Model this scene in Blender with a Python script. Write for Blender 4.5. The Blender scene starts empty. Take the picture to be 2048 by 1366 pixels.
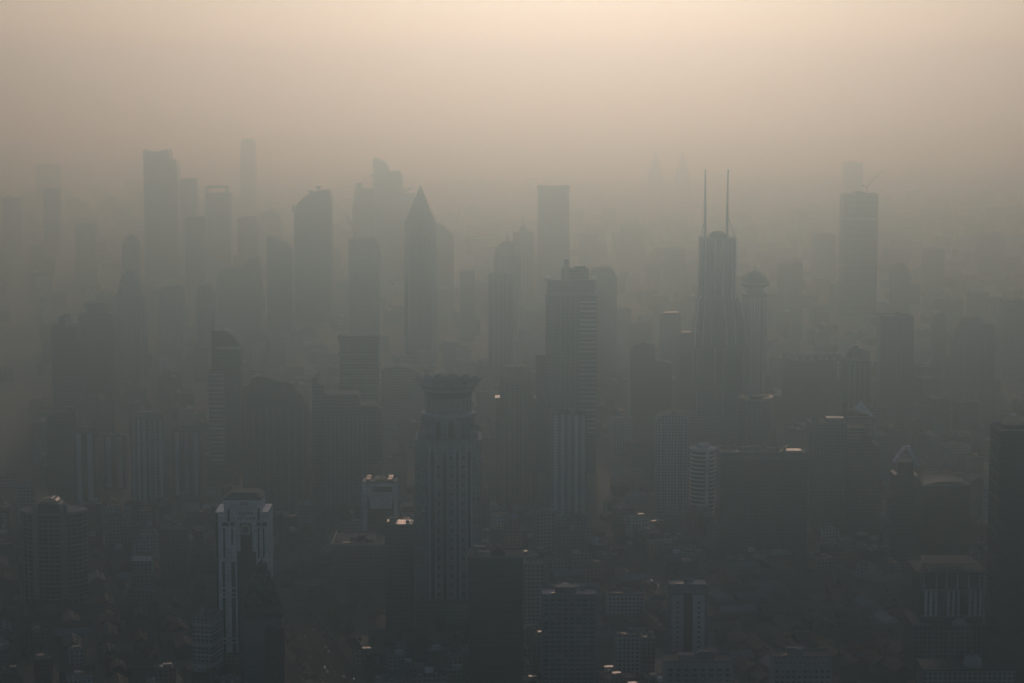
import bpy, bmesh, math, random
from mathutils import Vector

S = bpy.context.scene
C = S.collection
PI = math.pi
R = math.radians

# ------------------------------------------------------------------ camera
H, F, Y0 = 470.0, 4500.0, 140.0          # eye height (m), focal length in photo pixels, horizon row
PITCH = math.atan((683 - Y0) / F)
cam = bpy.data.cameras.new('camera'); cam_o = bpy.data.objects.new('camera', cam); C.objects.link(cam_o)
cam_o.location = (0, 0, H); cam_o.rotation_euler = (PI / 2 - PITCH, 0, 0)
cam.sensor_width = 36; cam.lens = F / 2048 * 36; cam.clip_start = 1; cam.clip_end = 200000
S.camera = cam_o

# ------------------------------------------------------------------ sky, sun, exposure
SUN_EL, SUN_AZ = R(15.4), R(1.8)
w = bpy.data.worlds.new('World'); S.world = w; w.use_nodes = True
wn = w.node_tree; bg = wn.nodes['Background']; sky = wn.nodes.new('ShaderNodeTexSky')
sky.sky_type = 'NISHITA'; sky.sun_disc = False; sky.sun_elevation = SUN_EL; sky.sun_rotation = SUN_AZ
sky.air_density = 0.85; sky.dust_density = 0.5; sky.ozone_density = 3.7
wn.links.new(sky.outputs[0], bg.inputs[0]); bg.inputs[1].default_value = 0.112
sun = bpy.data.lights.new('sun', 'SUN'); sun.energy = 2.0; sun.angle = R(0.5); sun.color = (1, .97, .98)
sun_o = bpy.data.objects.new('sun', sun); C.objects.link(sun_o)
sd = Vector((math.sin(SUN_AZ) * math.cos(SUN_EL), math.cos(SUN_AZ) * math.cos(SUN_EL), math.sin(SUN_EL)))
sun_o.rotation_euler = sd.to_track_quat('Z', 'Y').to_euler(); sun_o.location = (0, 3000, 1500)
S.view_settings.view_transform = 'Standard'; S.view_settings.look = 'None'
S.view_settings.exposure = -1.77; S.view_settings.gamma = 1.0; S.view_settings.use_curve_mapping = False
S.cycles.volume_bounces = 4; S.cycles.max_bounces = 8

# ------------------------------------------------------------------ helpers
rnd = random.Random(7)
SP, CP = math.sin(PITCH), math.cos(PITCH)
def ray(px, py, d):
    """the place at ground distance d (m) that a photo pixel looks at"""
    v = (683 - py) / F; t = d / (CP + SP * v)
    return t * (px - 1024) / F, H + t * (-SP + CP * v), t / F
def X(px, py, d): return ray(px, py, d)[0]
def Z(py, d): return ray(1024, py, d)[1]
def MPP(py, d): return ray(1024, py, d)[2]
def pix(x, y, z):
    dz = z - H; f = y * CP - dz * SP; u = y * SP + dz * CP
    return 1024 + F * x / f, 683 - F * u / f
def ground(px, py):
    v = (683 - py) / F; t = -H / (-SP + CP * v)
    return t * (px - 1024) / F, t * (CP + SP * v)

class M:
    """collects shapes that become one mesh object"""
    def __init__(s): s.v = []; s.f = []; s.m = []; s.k = 0
    def use(s, k): s.k = k; return s
    def add(s, v, f):
        n = len(s.v); s.v += v; s.f += [tuple(i + n for i in q) for q in f]; s.m += [s.k] * len(f); return s
    def box(s, x0, x1, y0, y1, z0, z1):
        return s.add([(x, y, z) for x in (x0, x1) for y in (y0, y1) for z in (z0, z1)],
                     [(0, 1, 3, 2), (4, 6, 7, 5), (0, 4, 5, 1), (2, 3, 7, 6), (0, 2, 6, 4), (1, 5, 7, 3)])
    def loft(s, rings, cap=True):
        n = len(rings[0][0]); v = []; f = []
        for pts, z in rings: v += [(p[0], p[1], z) for p in pts]
        for k in range(len(rings) - 1):
            for i in range(n):
                j = (i + 1) % n; f.append((k * n + i, k * n + j, k * n + n + j, k * n + n + i))
        if cap: f += [tuple(range(n))[::-1], tuple(range(len(v) - n, len(v)))]
        return s.add(v, f)
    def prism(s, pts, z0, z1): return s.loft([(pts, z0), (pts, z1)])
    def lathe(s, prof, n=20, cx=0, cy=0, sy=1): return s.loft([(circ(max(r, .01), n, cx, cy, sy), z) for r, z in prof])
    def profile(s, pts, y0, y1):
        """outline in x,z pushed through y"""
        n = len(pts); v = [(p[0], y0, p[1]) for p in pts] + [(p[0], y1, p[1]) for p in pts]
        return s.add(v, [tuple(range(n)), tuple(range(n, 2 * n))[::-1]] + [(i, (i + 1) % n, n + (i + 1) % n, n + i) for i in range(n)])
    def tube(s, a, b, r0, r1=None, n=6):
        r1 = r0 if r1 is None else r1; a = Vector(a); b = Vector(b); q = (b - a).to_track_quat('Z', 'Y')
        v = [tuple(a + q @ Vector((r0 * math.cos(2 * PI * i / n), r0 * math.sin(2 * PI * i / n), 0))) for i in range(n)]
        v += [tuple(b + q @ Vector((r1 * math.cos(2 * PI * i / n), r1 * math.sin(2 * PI * i / n), 0))) for i in range(n)]
        return s.add(v, [(i, (i + 1) % n, n + (i + 1) % n, n + i) for i in range(n)] + [tuple(range(n))[::-1], tuple(range(n, 2 * n))])
    def mesh(s, name, mats):
        me = bpy.data.meshes.new(name); me.from_pydata(s.v, [], s.f)
        for m in (mats if isinstance(mats, (list, tuple)) else [mats]): me.materials.append(m)
        if any(s.m): me.polygons.foreach_set('material_index', s.m)
        b = bmesh.new(); b.from_mesh(me); bmesh.ops.recalc_face_normals(b, faces=b.faces); b.to_mesh(me); b.free()
        return me
    def build(s, name, mats, parent=None, loc=(0, 0, 0)): return put(name, s.mesh(name, mats), parent, loc)
def circ(r, n=20, cx=0, cy=0, sy=1, a0=0): return [(cx + r * math.cos(a0 + 2 * PI * i / n), cy + sy * r * math.sin(a0 + 2 * PI * i / n)) for i in range(n)]
def rect(w_, d_, cx=0, cy=0): return [(cx - w_ / 2, cy - d_ / 2), (cx + w_ / 2, cy - d_ / 2), (cx + w_ / 2, cy + d_ / 2), (cx - w_ / 2, cy + d_ / 2)]
def cham(w_, d_, c, cx=0, cy=0):
    a, b = w_ / 2, d_ / 2
    return [(cx + x, cy + y) for x, y in [(-a + c, -b), (a - c, -b), (a, -b + c), (a, b - c), (a - c, b), (-a + c, b), (-a, b - c), (-a, -b + c)]]
def put(name, me, parent=None, loc=(0, 0, 0), rz=0.0):
    o = bpy.data.objects.new(name, me); C.objects.link(o); o.parent = parent; o.location = loc
    if rz: o.rotation_euler = (0, 0, rz)
    return o
def tag(o, label, cat, group=None):
    o['label'] = label; o['category'] = cat
    if group: o['group'] = group
    return o
FOOT = []      # footprints taken: x, y, radius-x, radius-y
VIEW = []      # what must stay in view: px0, px1, distance, lowest row that shows
def thing(name, label, cat, x, y, rz=0, group=None, z=0):
    o = bpy.data.objects.new(name, None); C.objects.link(o); o.location = (x, y, z); o.rotation_euler = (0, 0, rz); o.empty_display_size = 5
    return tag(o, label, cat, group)
def tower(name, label, px0, px1, ytop, d, ybot, dep=None, rz=0, cat='building'):
    """root at the middle of a tower's front foot; returns root, width, height, depth, metres per pixel"""
    xm, z, s = ray((px0 + px1) / 2, ytop, d); W = (px1 - px0) * s; dep = dep or W * .8
    FOOT.append((xm, d + dep / 2, W / 2 + 4, dep / 2 + 4)); VIEW.append((px0 - 3, px1 + 3, d, ybot))
    return thing(name, label, cat, xm, d, rz), W, z, dep, s

# ------------------------------------------------------------------ materials
def nodes(name):
    m = bpy.data.materials.new(name); m.use_nodes = True; t = m.node_tree; return m, t, t.nodes['Principled BSDF']
def N(t, kind, **kw):
    n = t.nodes.new(kind)
    for k, v in kw.items(): setattr(n, k, v)
    return n
def math_(t, op, a, b=None, c=None):
    n = N(t, 'ShaderNodeMath', operation=op)
    for i, q in enumerate((a, b, c)):
        if q is None: continue
        if isinstance(q, (int, float)): n.inputs[i].default_value = q
        else: t.links.new(q, n.inputs[i])
    return n.outputs[0]
def mixc(t, fac, a, b):
    n = N(t, 'ShaderNodeMix', data_type='RGBA')
    for i, q in ((0, fac), (6, a), (7, b)):
        if isinstance(q, (int, float)): n.inputs[i].default_value = q
        elif isinstance(q, tuple): n.inputs[i].default_value = (*q, 1)
        else: t.links.new(q, n.inputs[i])
    return n.outputs[2]
def varied(t, col, scale=.15, amount=.35, seed_amount=.3):
    """a colour with weathering noise and a shade of its own for each object"""
    tc = N(t, 'ShaderNodeTexCoord'); no = N(t, 'ShaderNodeTexNoise'); no.inputs['Scale'].default_value = scale; no.inputs['Detail'].default_value = 5
    t.links.new(tc.outputs['Object'], no.inputs['Vector']); oi = N(t, 'ShaderNodeObjectInfo')
    mp = N(t, 'ShaderNodeMapping'); mp.inputs['Scale'].default_value = (.55, .55, .035); t.links.new(tc.outputs['Object'], mp.inputs[0])
    st = N(t, 'ShaderNodeTexNoise'); st.inputs['Scale'].default_value = 1.0; st.inputs['Detail'].default_value = 3; t.links.new(mp.outputs[0], st.inputs['Vector'])
    mott = math_(t, 'ADD', math_(t, 'MULTIPLY_ADD', no.outputs[0], amount * 2, 1 - amount), math_(t, 'MULTIPLY_ADD', st.outputs[0], amount * 1.6, -amount * .8))
    k = math_(t, 'ADD', mott, math_(t, 'MULTIPLY_ADD', oi.outputs['Random'], seed_amount * 2, -seed_amount))
    h = N(t, 'ShaderNodeHueSaturation'); h.inputs['Color'].default_value = (*col, 1); t.links.new(k, h.inputs['Value'])
    return h.outputs[0]
def plain(name, col, rough=.75, metal=0.0, scale=.15, amount=.3, spec=.4):
    m, t, b = nodes(name); t.links.new(varied(t, col, scale, amount), b.inputs['Base Color'])
    b.inputs['Roughness'].default_value = rough; b.inputs['Metallic'].default_value = metal; b.inputs['Specular IOR Level'].default_value = spec
    return m
def facade(name, wall, glass, bay=3.6, floor=3.5, wf=.62, hf=.55, roof=(.12, .12, .12), rough=.8, grough=.2, rrough=.85):
    """walls whose storeys are too far away to tell the panes apart; the top faces are roofing"""
    m, t, b = nodes(name); tc = N(t, 'ShaderNodeTexCoord'); p = N(t, 'ShaderNodeSeparateXYZ'); n = N(t, 'ShaderNodeSeparateXYZ')
    t.links.new(tc.outputs['Object'], p.inputs[0]); t.links.new(tc.outputs['Normal'], n.inputs[0])
    u = math_(t, 'ADD', math_(t, 'MULTIPLY', p.outputs[0], math_(t, 'ABSOLUTE', n.outputs[1])), math_(t, 'MULTIPLY', p.outputs[1], math_(t, 'ABSOLUTE', n.outputs[0])))
    fu = math_(t, 'FRACT', math_(t, 'MULTIPLY_ADD', u, 1 / bay, 100.2)); fz = math_(t, 'FRACT', math_(t, 'MULTIPLY_ADD', p.outputs[2], 1 / floor, .1))
    win = math_(t, 'MULTIPLY', math_(t, 'LESS_THAN', fu, wf), math_(t, 'LESS_THAN', fz, hf))
    top = math_(t, 'GREATER_THAN', n.outputs[2], .5)
    # each pane its own tint
    wn_ = N(t, 'ShaderNodeTexWhiteNoise', noise_dimensions='2D'); cv = N(t, 'ShaderNodeCombineXYZ')
    t.links.new(math_(t, 'FLOOR', math_(t, 'MULTIPLY_ADD', u, 1 / bay, 100.2)), cv.inputs[0]); t.links.new(math_(t, 'FLOOR', math_(t, 'MULTIPLY_ADD', p.outputs[2], 1 / floor, .1)), cv.inputs[1])
    t.links.new(cv.outputs[0], wn_.inputs['Vector'])
    pane = mixc(t, math_(t, 'MULTIPLY', wn_.outputs['Value'], .5), glass, tuple(min(1, c * 3 + .02) for c in glass))
    col = mixc(t, win, varied(t, wall, .08, .35, .3), pane); col = mixc(t, top, col, varied(t, roof, .12, .6, .5))
    t.links.new(col, b.inputs['Base Color'])
    rg = math_(t, 'MULTIPLY_ADD', win, grough - rough, rough)
    rg2 = math_(t, 'ADD', math_(t, 'MULTIPLY', rg, math_(t, 'SUBTRACT', 1, top)), math_(t, 'MULTIPLY', top, rrough))
    t.links.new(rg2, b.inputs['Roughness']); t.links.new(math_(t, 'MULTIPLY_ADD', top, -.34, .4), b.inputs['Specular IOR Level'])
    return m
G0 = (.025, .035, .045)
MAT = dict(
    concrete=plain('concrete', (.23, .245, .27), .85, spec=.2), pale=plain('pale_cladding', (.46, .50, .57), .8), white=plain('white_cladding', (.62, .66, .74), .55),
    dark=plain('dark_cladding', (.045, .05, .058), .85, spec=.15), navy=plain('navy_cladding', (.07, .085, .12), .5), bronze=plain('bronze_cladding', (.12, .10, .085), .5),
    stone=plain('grey_stone', (.20, .21, .24)), glass=plain('dark_glass', (.025, .032, .04), .14, 0, .05, .2, .6), teal=plain('teal_glass', (.05, .085, .09), .2, 0, .05, .2, .6),
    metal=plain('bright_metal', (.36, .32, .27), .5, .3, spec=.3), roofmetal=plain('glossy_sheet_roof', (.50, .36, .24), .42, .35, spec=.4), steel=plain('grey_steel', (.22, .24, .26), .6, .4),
    tile=plain('roof_tile', (.085, .075, .07), .85, 0, .4, .5, .2), redtile=plain('red_roof_tile', (.13, .07, .055), .85, 0, .4, .4, .2), roof=plain('flat_roof', (.10, .10, .105), .8, 0, .2, .5),
    gold=plain('gold_roof', (.30, .23, .12), .9, 0, spec=.1), ochre=plain('ochre_stone', (.30, .25, .18)), asphalt=plain('asphalt', (.045, .045, .047), .95, 0, .05, .3, .1),
    paleroad=plain('concrete_road', (.11, .11, .108), .95, 0, .05, .3, .1), rust=plain('crane_paint', (.30, .10, .05), .6), navyink=plain('dark_blue_sign', (.02, .025, .05), .5),
    trunk=plain('bark', (.06, .05, .04), .9),
    fc_grey=facade('grey_facade', (.27, .28, .30), G0), fc_pale=facade('pale_facade', (.42, .45, .52), G0, 3.4, 3.3, .5, .5), fc_dark=facade('dark_glass_facade', (.07, .08, .09), G0, 3, 3.8, .84, .78, (.07, .07, .07), .4),
    fc_navy=facade('navy_facade', (.13, .145, .18), (.02, .028, .04), 3.2, 3.6, .7, .62, (.08, .08, .09), .5), fc_teal=facade('teal_facade', (.13, .18, .19), (.035, .055, .06), 3, 3.7, .85, .72, (.09, .1, .1), .4),
    fc_tan=facade('tan_facade', (.28, .23, .18), G0, 3.6, 3.3, .52, .5), fc_brown=facade('brown_facade', (.13, .11, .095), (.025, .028, .03), 3.6, 3.4, .6, .5), fc_green=facade('green_grey_facade', (.16, .20, .18), (.03, .045, .04), 3.4, 3.4, .6, .55),
    fc_band=facade('banded_facade', (.36, .39, .43), G0, 60, 4.2, 1.1, .55), fc_blue=facade('blue_glass_facade', (.16, .20, .25), (.05, .07, .09), 2.6, 3.9, .88, .8, (.1, .1, .11), .35, .12),
    canopy=plain('canopy_sheet', (.60, .50, .38), .5, .1), lane=plain('lane_house_wall', (.22, .19, .17), .85, 0, .5, .35),
)
def panelled(name, col, pw, ph, rough=.7, joint=.32):
    """cladding panels too small to build: joints between them and a slightly different tone for each"""
    m, t, b = nodes(name); tc = N(t, 'ShaderNodeTexCoord'); p = N(t, 'ShaderNodeSeparateXYZ'); t.links.new(tc.outputs['Object'], p.inputs[0])
    u = math_(t, 'MULTIPLY_ADD', math_(t, 'ADD', p.outputs[0], p.outputs[1]), 1 / pw, 200); v = math_(t, 'MULTIPLY_ADD', p.outputs[2], 1 / ph, .05)
    gap = math_(t, 'MAXIMUM', math_(t, 'LESS_THAN', math_(t, 'FRACT', u), joint / pw), math_(t, 'LESS_THAN', math_(t, 'FRACT', v), joint / ph))
    wn_ = N(t, 'ShaderNodeTexWhiteNoise', noise_dimensions='2D'); cv = N(t, 'ShaderNodeCombineXYZ'); t.links.new(math_(t, 'FLOOR', u), cv.inputs[0]); t.links.new(math_(t, 'FLOOR', v), cv.inputs[1]); t.links.new(cv.outputs[0], wn_.inputs['Vector'])
    h = N(t, 'ShaderNodeHueSaturation'); t.links.new(varied(t, col, .12, .3, .1), h.inputs['Color']); t.links.new(math_(t, 'MULTIPLY_ADD', wn_.outputs['Value'], .3, .82), h.inputs['Value'])
    t.links.new(mixc(t, math_(t, 'MULTIPLY', gap, .65), h.outputs[0], tuple(c * .25 for c in col)), b.inputs['Base Color']); b.inputs['Roughness'].default_value = rough; b.inputs['Specular IOR Level'].default_value = .25
    return m
MAT['white'] = panelled('white_panels', (.80, .84, .92), 4.2, 3.6, .6, .2); MAT['stone'] = panelled('grey_stone_panels', (.24, .26, .31), 3.0, 3.9, .8)
MAT['walls'] = facade('plain_render_wall', (.27, .29, .32), G0, 4, 3.9, 0, 0, (.07, .07, .075), .85); MAT['pane_mid'] = plain('window_glass_pale', (.075, .085, .10), .2, 0, .05, .2, .6); MAT['pane_blind'] = plain('window_blind', (.20, .20, .20), .6)
def leaf_mat(name, col):
    m, t, b = nodes(name); t.links.new(varied(t, col, .5, .45, .3), b.inputs['Base Color']); b.inputs['Roughness'].default_value = .65; return m
MAT['leaf'] = leaf_mat('foliage', (.045, .06, .03)); MAT['leaf2'] = leaf_mat('foliage_dull', (.055, .06, .038))

# ------------------------------------------------------------------ the setting: ground and roads
m, t, b = nodes('city_ground')
tc = N(t, 'ShaderNodeTexCoord'); vo = N(t, 'ShaderNodeTexVoronoi'); vo.inputs['Scale'].default_value = .022; no = N(t, 'ShaderNodeTexNoise'); no.inputs['Scale'].default_value = .006; no.inputs['Detail'].default_value = 8
t.links.new(tc.outputs['Object'], vo.inputs['Vector']); t.links.new(tc.outputs['Object'], no.inputs['Vector'])
c1 = mixc(t, no.outputs[0], (.035, .045, .03), (.11, .105, .10)); sp = N(t, 'ShaderNodeSeparateColor'); t.links.new(vo.outputs['Color'], sp.inputs[0])
t.links.new(mixc(t, math_(t, 'MULTIPLY', sp.outputs[0], .55), c1, (.10, .10, .10)), b.inputs['Base Color']); b.inputs['Roughness'].default_value = .85
gm = M(); nx, ny = 20, 26
gm.add([(-16000 + 32000 * i / nx, -1500 + 41500 * j / ny, 0) for j in range(ny + 1) for i in range(nx + 1)], [(j * (nx + 1) + i, j * (nx + 1) + i + 1, (j + 1) * (nx + 1) + i + 1, (j + 1) * (nx + 1) + i) for j in range(ny) for i in range(nx)])
gr = gm.build('ground', m); gr['kind'] = 'structure'

ROADS = []   # (points, half width)
def smooth(pts, k=6):
    out = []
    for i in range(len(pts) - 1):
        p0, p1, p2, p3 = pts[max(i - 1, 0)], pts[i], pts[i + 1], pts[min(i + 2, len(pts) - 1)]
        for j in range(k):
            q = j / k; out.append(tuple(.5 * (2 * b + (c - a) * q + (2 * a - 5 * b + 4 * c - e) * q * q + (3 * b - a - 3 * c + e) * q ** 3) for a, b, c, e in zip(p0, p1, p2, p3)))
    return out + [pts[-1]]
def road(name, pxpts, width, z, mat, elevated=0):
    pts = smooth([ground(*p) for p in pxpts]); ROADS.append((pts, width / 2))
    mb = M(); L = []; Rr = []
    for i, p in enumerate(pts):
        a, c = pts[max(i - 1, 0)], pts[min(i + 1, len(pts) - 1)]; dx, dy = c[0] - a[0], c[1] - a[1]; l = math.hypot(dx, dy) or 1
        L.append((p[0] - dy / l * width / 2, p[1] + dx / l * width / 2)); Rr.append((p[0] + dy / l * width / 2, p[1] - dx / l * width / 2))
    n = len(pts); h = z + elevated
    mb.add([(x, y, h) for x, y in L] + [(x, y, h) for x, y in Rr], [(i, i + 1, n + i + 1, n + i) for i in range(n - 1)])
    if elevated: mb.add([(x, y, h - 1.8) for x, y in L] + [(x, y, h - 1.8) for x, y in Rr], [(i, i + 1, n + i + 1, n + i) for i in range(n - 1)])
    o = mb.build(name, mat); o['kind'] = 'structure'
    for side in (L, Rr):      # kerb or parapet
        kb = M(); hh = .15 if not elevated else 1.1; lo = h if not elevated else h - 1.8
        for i in range(n - 1):
            a, c = side[i], side[i + 1]; dx, dy = c[0] - a[0], c[1] - a[1]; l = math.hypot(dx, dy) or 1; ox, oy = -dy / l * .2, dx / l * .2
            kb.loft([([(a[0] + ox, a[1] + oy), (c[0] + ox, c[1] + oy), (c[0] - ox, c[1] - oy), (a[0] - ox, a[1] - oy)], q) for q in (lo + .004, h + hh)])
        kb.build('parapet' if elevated else 'kerb', MAT['concrete'], o)
    if elevated:
        pm = M().box(-1.1, 1.1, -1.1, 1.1, 0, h - 1.8).mesh('pier', MAT['concrete'])
        for i in range(0, n, 3): put('pier', pm, o, (pts[i][0], pts[i][1], 0))
    ln = M()                    # painted lane lines
    for off in (-.25, 0, .25):
        for i in range(n - 1):
            a = [(l_[0] * (.5 - off) + r_[0] * (.5 + off), l_[1] * (.5 - off) + r_[1] * (.5 + off)) for l_, r_ in ((L[i], Rr[i]), (L[i + 1], Rr[i + 1]))]
            for q in (0, .5):
                p, e = [(a[0][0] + (a[1][0] - a[0][0]) * g, a[0][1] + (a[1][1] - a[0][1]) * g) for g in (q, q + .28)]
                dx, dy = e[0] - p[0], e[1] - p[1]; l = math.hypot(dx, dy) or 1; ox, oy = -dy / l * .09, dx / l * .09
                ln.add([(p[0] + ox, p[1] + oy, h + .006), (e[0] + ox, e[1] + oy, h + .006), (e[0] - ox, e[1] - oy, h + .006), (p[0] - ox, p[1] - oy, h + .006)], [(0, 1, 2, 3)])
    ln.build('lane_marking', MAT['white'], o)
    return pts, width, h
R_CURVE = road('elevated_road', [(505, 952), (560, 966), (612, 992), (648, 1035), (655, 1085), (612, 1128), (560, 1156), (500, 1180)], 24, .02, MAT['paleroad'], 11)
R_AVE = road('avenue', [(575, 1215), (606, 1250), (640, 1300), (668, 1345), (700, 1420)], 34, .02, MAT['asphalt'])
R_DIAG = road('diagonal_street', [(1225, 1085), (1265, 1120), (1320, 1165), (1400, 1235)], 18, .02, MAT['paleroad'])
R_WEST = road('expressway', [(-40, 692), (30, 676), (95, 655), (160, 640), (240, 632)], 38, .02, MAT['paleroad'], 12)
R_PARK = road('park_road', [(5, 705), (40, 745), (90, 790), (150, 850), (190, 905)], 15, .02, MAT['paleroad'])
R_CROSS = road('cross_street', [(860, 1085), (1000, 1072), (1150, 1064), (1300, 1050), (1440, 1120)], 16, .02, MAT['asphalt'])

# ------------------------------------------------------------------ building parts
def window_mesh(w_, h_, fr=.22, t_=.35):
    """the frame stands proud of the wall, the pane sits back in it"""
    a, c = w_ / 2, h_ / 2
    fm = M().box(-a, a, -t_, .05, -c, -c + fr).box(-a, a, -t_, .05, c - fr, c).box(-a, -a + fr, -t_, .05, -c + fr, c - fr).box(a - fr, a, -t_, .05, -c + fr, c - fr)
    return fm, M().box(-a + fr, a - fr, -.10, .05, -c + fr, c - fr)
def windows(parent, w_, h_, xs, zs, y=-.02, frame='stone', glass='glass', fr=.22):
    fm, pm = window_mesh(w_, h_, fr); fm = fm.mesh('window', MAT[frame]); panes = [pm.mesh('pane', MAT[g]) for g in (glass, 'pane_mid', 'pane_blind')]
    for x in xs:
        for z in zs: put('pane', panes[rnd.choices((0, 1, 2), (70, 22, 8))[0]], put('window', fm, parent, (x, y, z)))
def span(a, b_, n): return [a + (b_ - a) * (i + .5) / n for i in range(n)]
def repeat(name, mb, mat, parent, locs):
    me = mb.mesh(name, mat)
    for l in locs: put(name, me, parent, l)
def roof_kit(root, W, D, z, n=2, y0=0, seed=0, mat='concrete'):
    """stair huts, tanks and ducts on a flat roof, and its parapet"""
    q = random.Random(seed * 31 + n)
    pb = M(); t_ = .35
    pb.box(-W / 2, W / 2, y0, y0 + t_, z, z + 1.3).box(-W / 2, W / 2, y0 + D - t_, y0 + D, z, z + 1.3).box(-W / 2, -W / 2 + t_, y0 + t_, y0 + D - t_, z, z + 1.3).box(W / 2 - t_, W / 2, y0 + t_, y0 + D - t_, z, z + 1.3)
    pb.build('parapet', MAT[mat], root)
    for i in range(n):
        a, c, h = q.uniform(.12, .28) * W, q.uniform(.15, .3) * D, q.uniform(2.5, 6); x = q.uniform(-.3, .3) * W; y = y0 + D * q.uniform(.3, .7)
        hb = M().box(x - a / 2, x + a / 2, y - c / 2, y + c / 2, z, z + h).box(x - a / 2 - .3, x + a / 2 + .3, y - c / 2 - .3, y + c / 2 + .3, z + h, z + h + .3)
        hb.build('roof_hut', MAT[mat], root)
    x, y = q.uniform(-.35, .35) * W, y0 + D * q.uniform(.2, .8)
    M().lathe([(1.6, z), (1.6, z + 3), (.3, z + 3.7)], 10, x, y).build('water_tank', MAT['steel'], root)
    M().box(-.32 * W, -.1 * W, y0 + D * .12, y0 + D * .2, z + .3, z + 1.5).build('air_duct', MAT['metal'], root)
def body(root, pts, z0, z1, mat, name='shaft'): return M().prism(pts, z0, z1).build(name, MAT[mat], root)
def mast(root, x, y, z0, z1, r=.6, name='spire', mat='steel'): return M().tube((x, y, z0), (x, y, z1), r, r * .25, 8).build(name, MAT[mat], root)

# ------------------------------------------------------------------ near and middle towers
def petal_tower():
    d = 1900; root, W, _, D, s = tower('petal_crown_tower', 'tall grey stone tower topped by a flared crown of curled petals', 828, 962, 768, d, 1285, 52)
    zz = lambda y: Z(y, d)
    D = 54.0; cy = D / 2; zs, zu = zz(882), zz(838)
    body(root, cham(W, D, 9, 0, cy), 0, zs, 'stone', 'lower_shaft')
    body(root, cham(W * .80, D * .8, 11, 0, cy), zs, zu, 'stone', 'upper_shaft')
    cb = M().prism(cham(7, 7, 1.5), 0, zz(866) - zs).lathe([(2.6, zz(866) - zs), (1.5, zz(866) - zs + 1.5), (.2, zz(866) - zs + 3)], 8)
    repeat('corner_turret', cb, MAT['stone'], root, [(sx * (W / 2 - 6), cy + sy * (D / 2 - 7), zs) for sx in (-1, 1) for sy in (-1, 1)])
    M().lathe([(W * .40, zu), (W * .415, zu + 1), (W * .415, zu + 2.2), (W * .36, zu + 2.4)], 28, 0, cy).build('cornice', MAT['pale'], root)
    zn = zz(801); rn = W * .345
    M().lathe([(rn, zu + 2), (rn, zn)], 28, 0, cy).build('drum', MAT['stone'], root)
    pil = M().box(-.7, .7, -.6, .6, 0, zn - zu - 3)
    me = pil.mesh('pilaster', MAT['concrete'])
    for i in range(24):
        a = 2 * PI * i / 24; put('pilaster', me, root, (rn * math.cos(a), cy + rn * math.sin(a), zu + 2.2), a + PI / 2)
    M().lathe([(rn * 1.02, zn), (rn * 1.03, zz(795)), (rn * 1.06, zz(790)), (rn * 1.12, zz(785)), (rn * 1.2, zz(781)), (rn * 1.3, zz(777.5)), (rn * 1.25, zz(778)), (rn * .9, zz(784))], 32, 0, cy).build('crown_bowl', MAT['dark'], root)
    pm = M(); rows = 9; zt = zz(766) - zn
    wd = lambda q: 6.3 * math.sqrt(max(0, 1 - (max(0, q - .42) / .58) ** 2))
    ring = [(rn * (1.10 + .14 * q + .28 * q ** 2), 5.4 + (zt + .6 - 5.4) * (1.12 * q - .12 * q * q), max(wd(q), .3)) for q in [i / rows for i in range(rows + 1)]]
    v = []
    for k, off in enumerate((0, .7)):
        for r, z, h in ring: v += [(r - off, -h, z), (r - off + .8, 0, z), (r - off, h, z)]
    n = 3 * (rows + 1); f = []
    for k in (0, n):
        for i in range(rows):
            for j in range(2): q = k + i * 3 + j; f.append((q, q + 1, q + 4, q + 3))
    for i in range(rows): f += [(i * 3, i * 3 + 3, n + i * 3 + 3, n + i * 3), (i * 3 + 2, i * 3 + 5, n + i * 3 + 5, n + i * 3 + 2)]
    e = rows * 3; f += [(e, e + 1, n + e + 1, n + e), (e + 1, e + 2, n + e + 2, n + e + 1)]
    pm.add(v, f); me = pm.mesh('petal', MAT['stone'])
    for i in range(14): put('petal', me, root, (0, cy, zn), 2 * PI * (i + .25) / 14)
    # front: dark strips, three bays of tall windows, small windows in the flanks
    k = s
    for a, c in ((861, 868), (885, 892), (912, 917), (935, 941)):
        M().box((a - 895) * k, (c - 895) * k, -.22, .1, 6, zz(905)).build('glass_strip', MAT['glass'], root)
    for a in (858.5, 869.5, 883.5, 893.5, 910.5, 918.5, 933.5, 942.5):
        M().box((a - 895) * k - .45, (a - 895) * k + .45, -.8, .1, 4, zz(890)).build('pilaster', MAT['pale'], root)
    zl = [zz(1280 - 18.2 * i) for i in range(21)]
    windows(root, 4.0, 5.4, [(876.5 - 895) * k, (902 - 895) * k, (926.5 - 895) * k], zl, frame='pale', fr=.5)
    zl = [zz(1284 - 9.9 * i) for i in range(38)]
    windows(root, 2.3, 2.3, [(845 - 895) * k, (851.5 - 895) * k, (948.5 - 895) * k, (955 - 895) * k], zl, frame='pale', fr=.3)
    for x, wd_ in ((876, 9), (902, 12), (927, 9)):
        M().box((x - 895 - wd_ / 2) * k, (x - 895 + wd_ / 2) * k, D * .1 - .25, D * .1 + .1, zs + 1.2, zu - 3).build('arched_window', MAT['glass'], root)
    M().box(-W * .62, W * .62, -10, D + 6, 0, 16).build('podium', MAT['fc_navy'], root)
    M().box(-W * .62 - .5, W * .62 + .5, -10.5, D + 6.5, 16, 17).build('podium_roof', MAT['roof'], root)
petal_tower()

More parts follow.
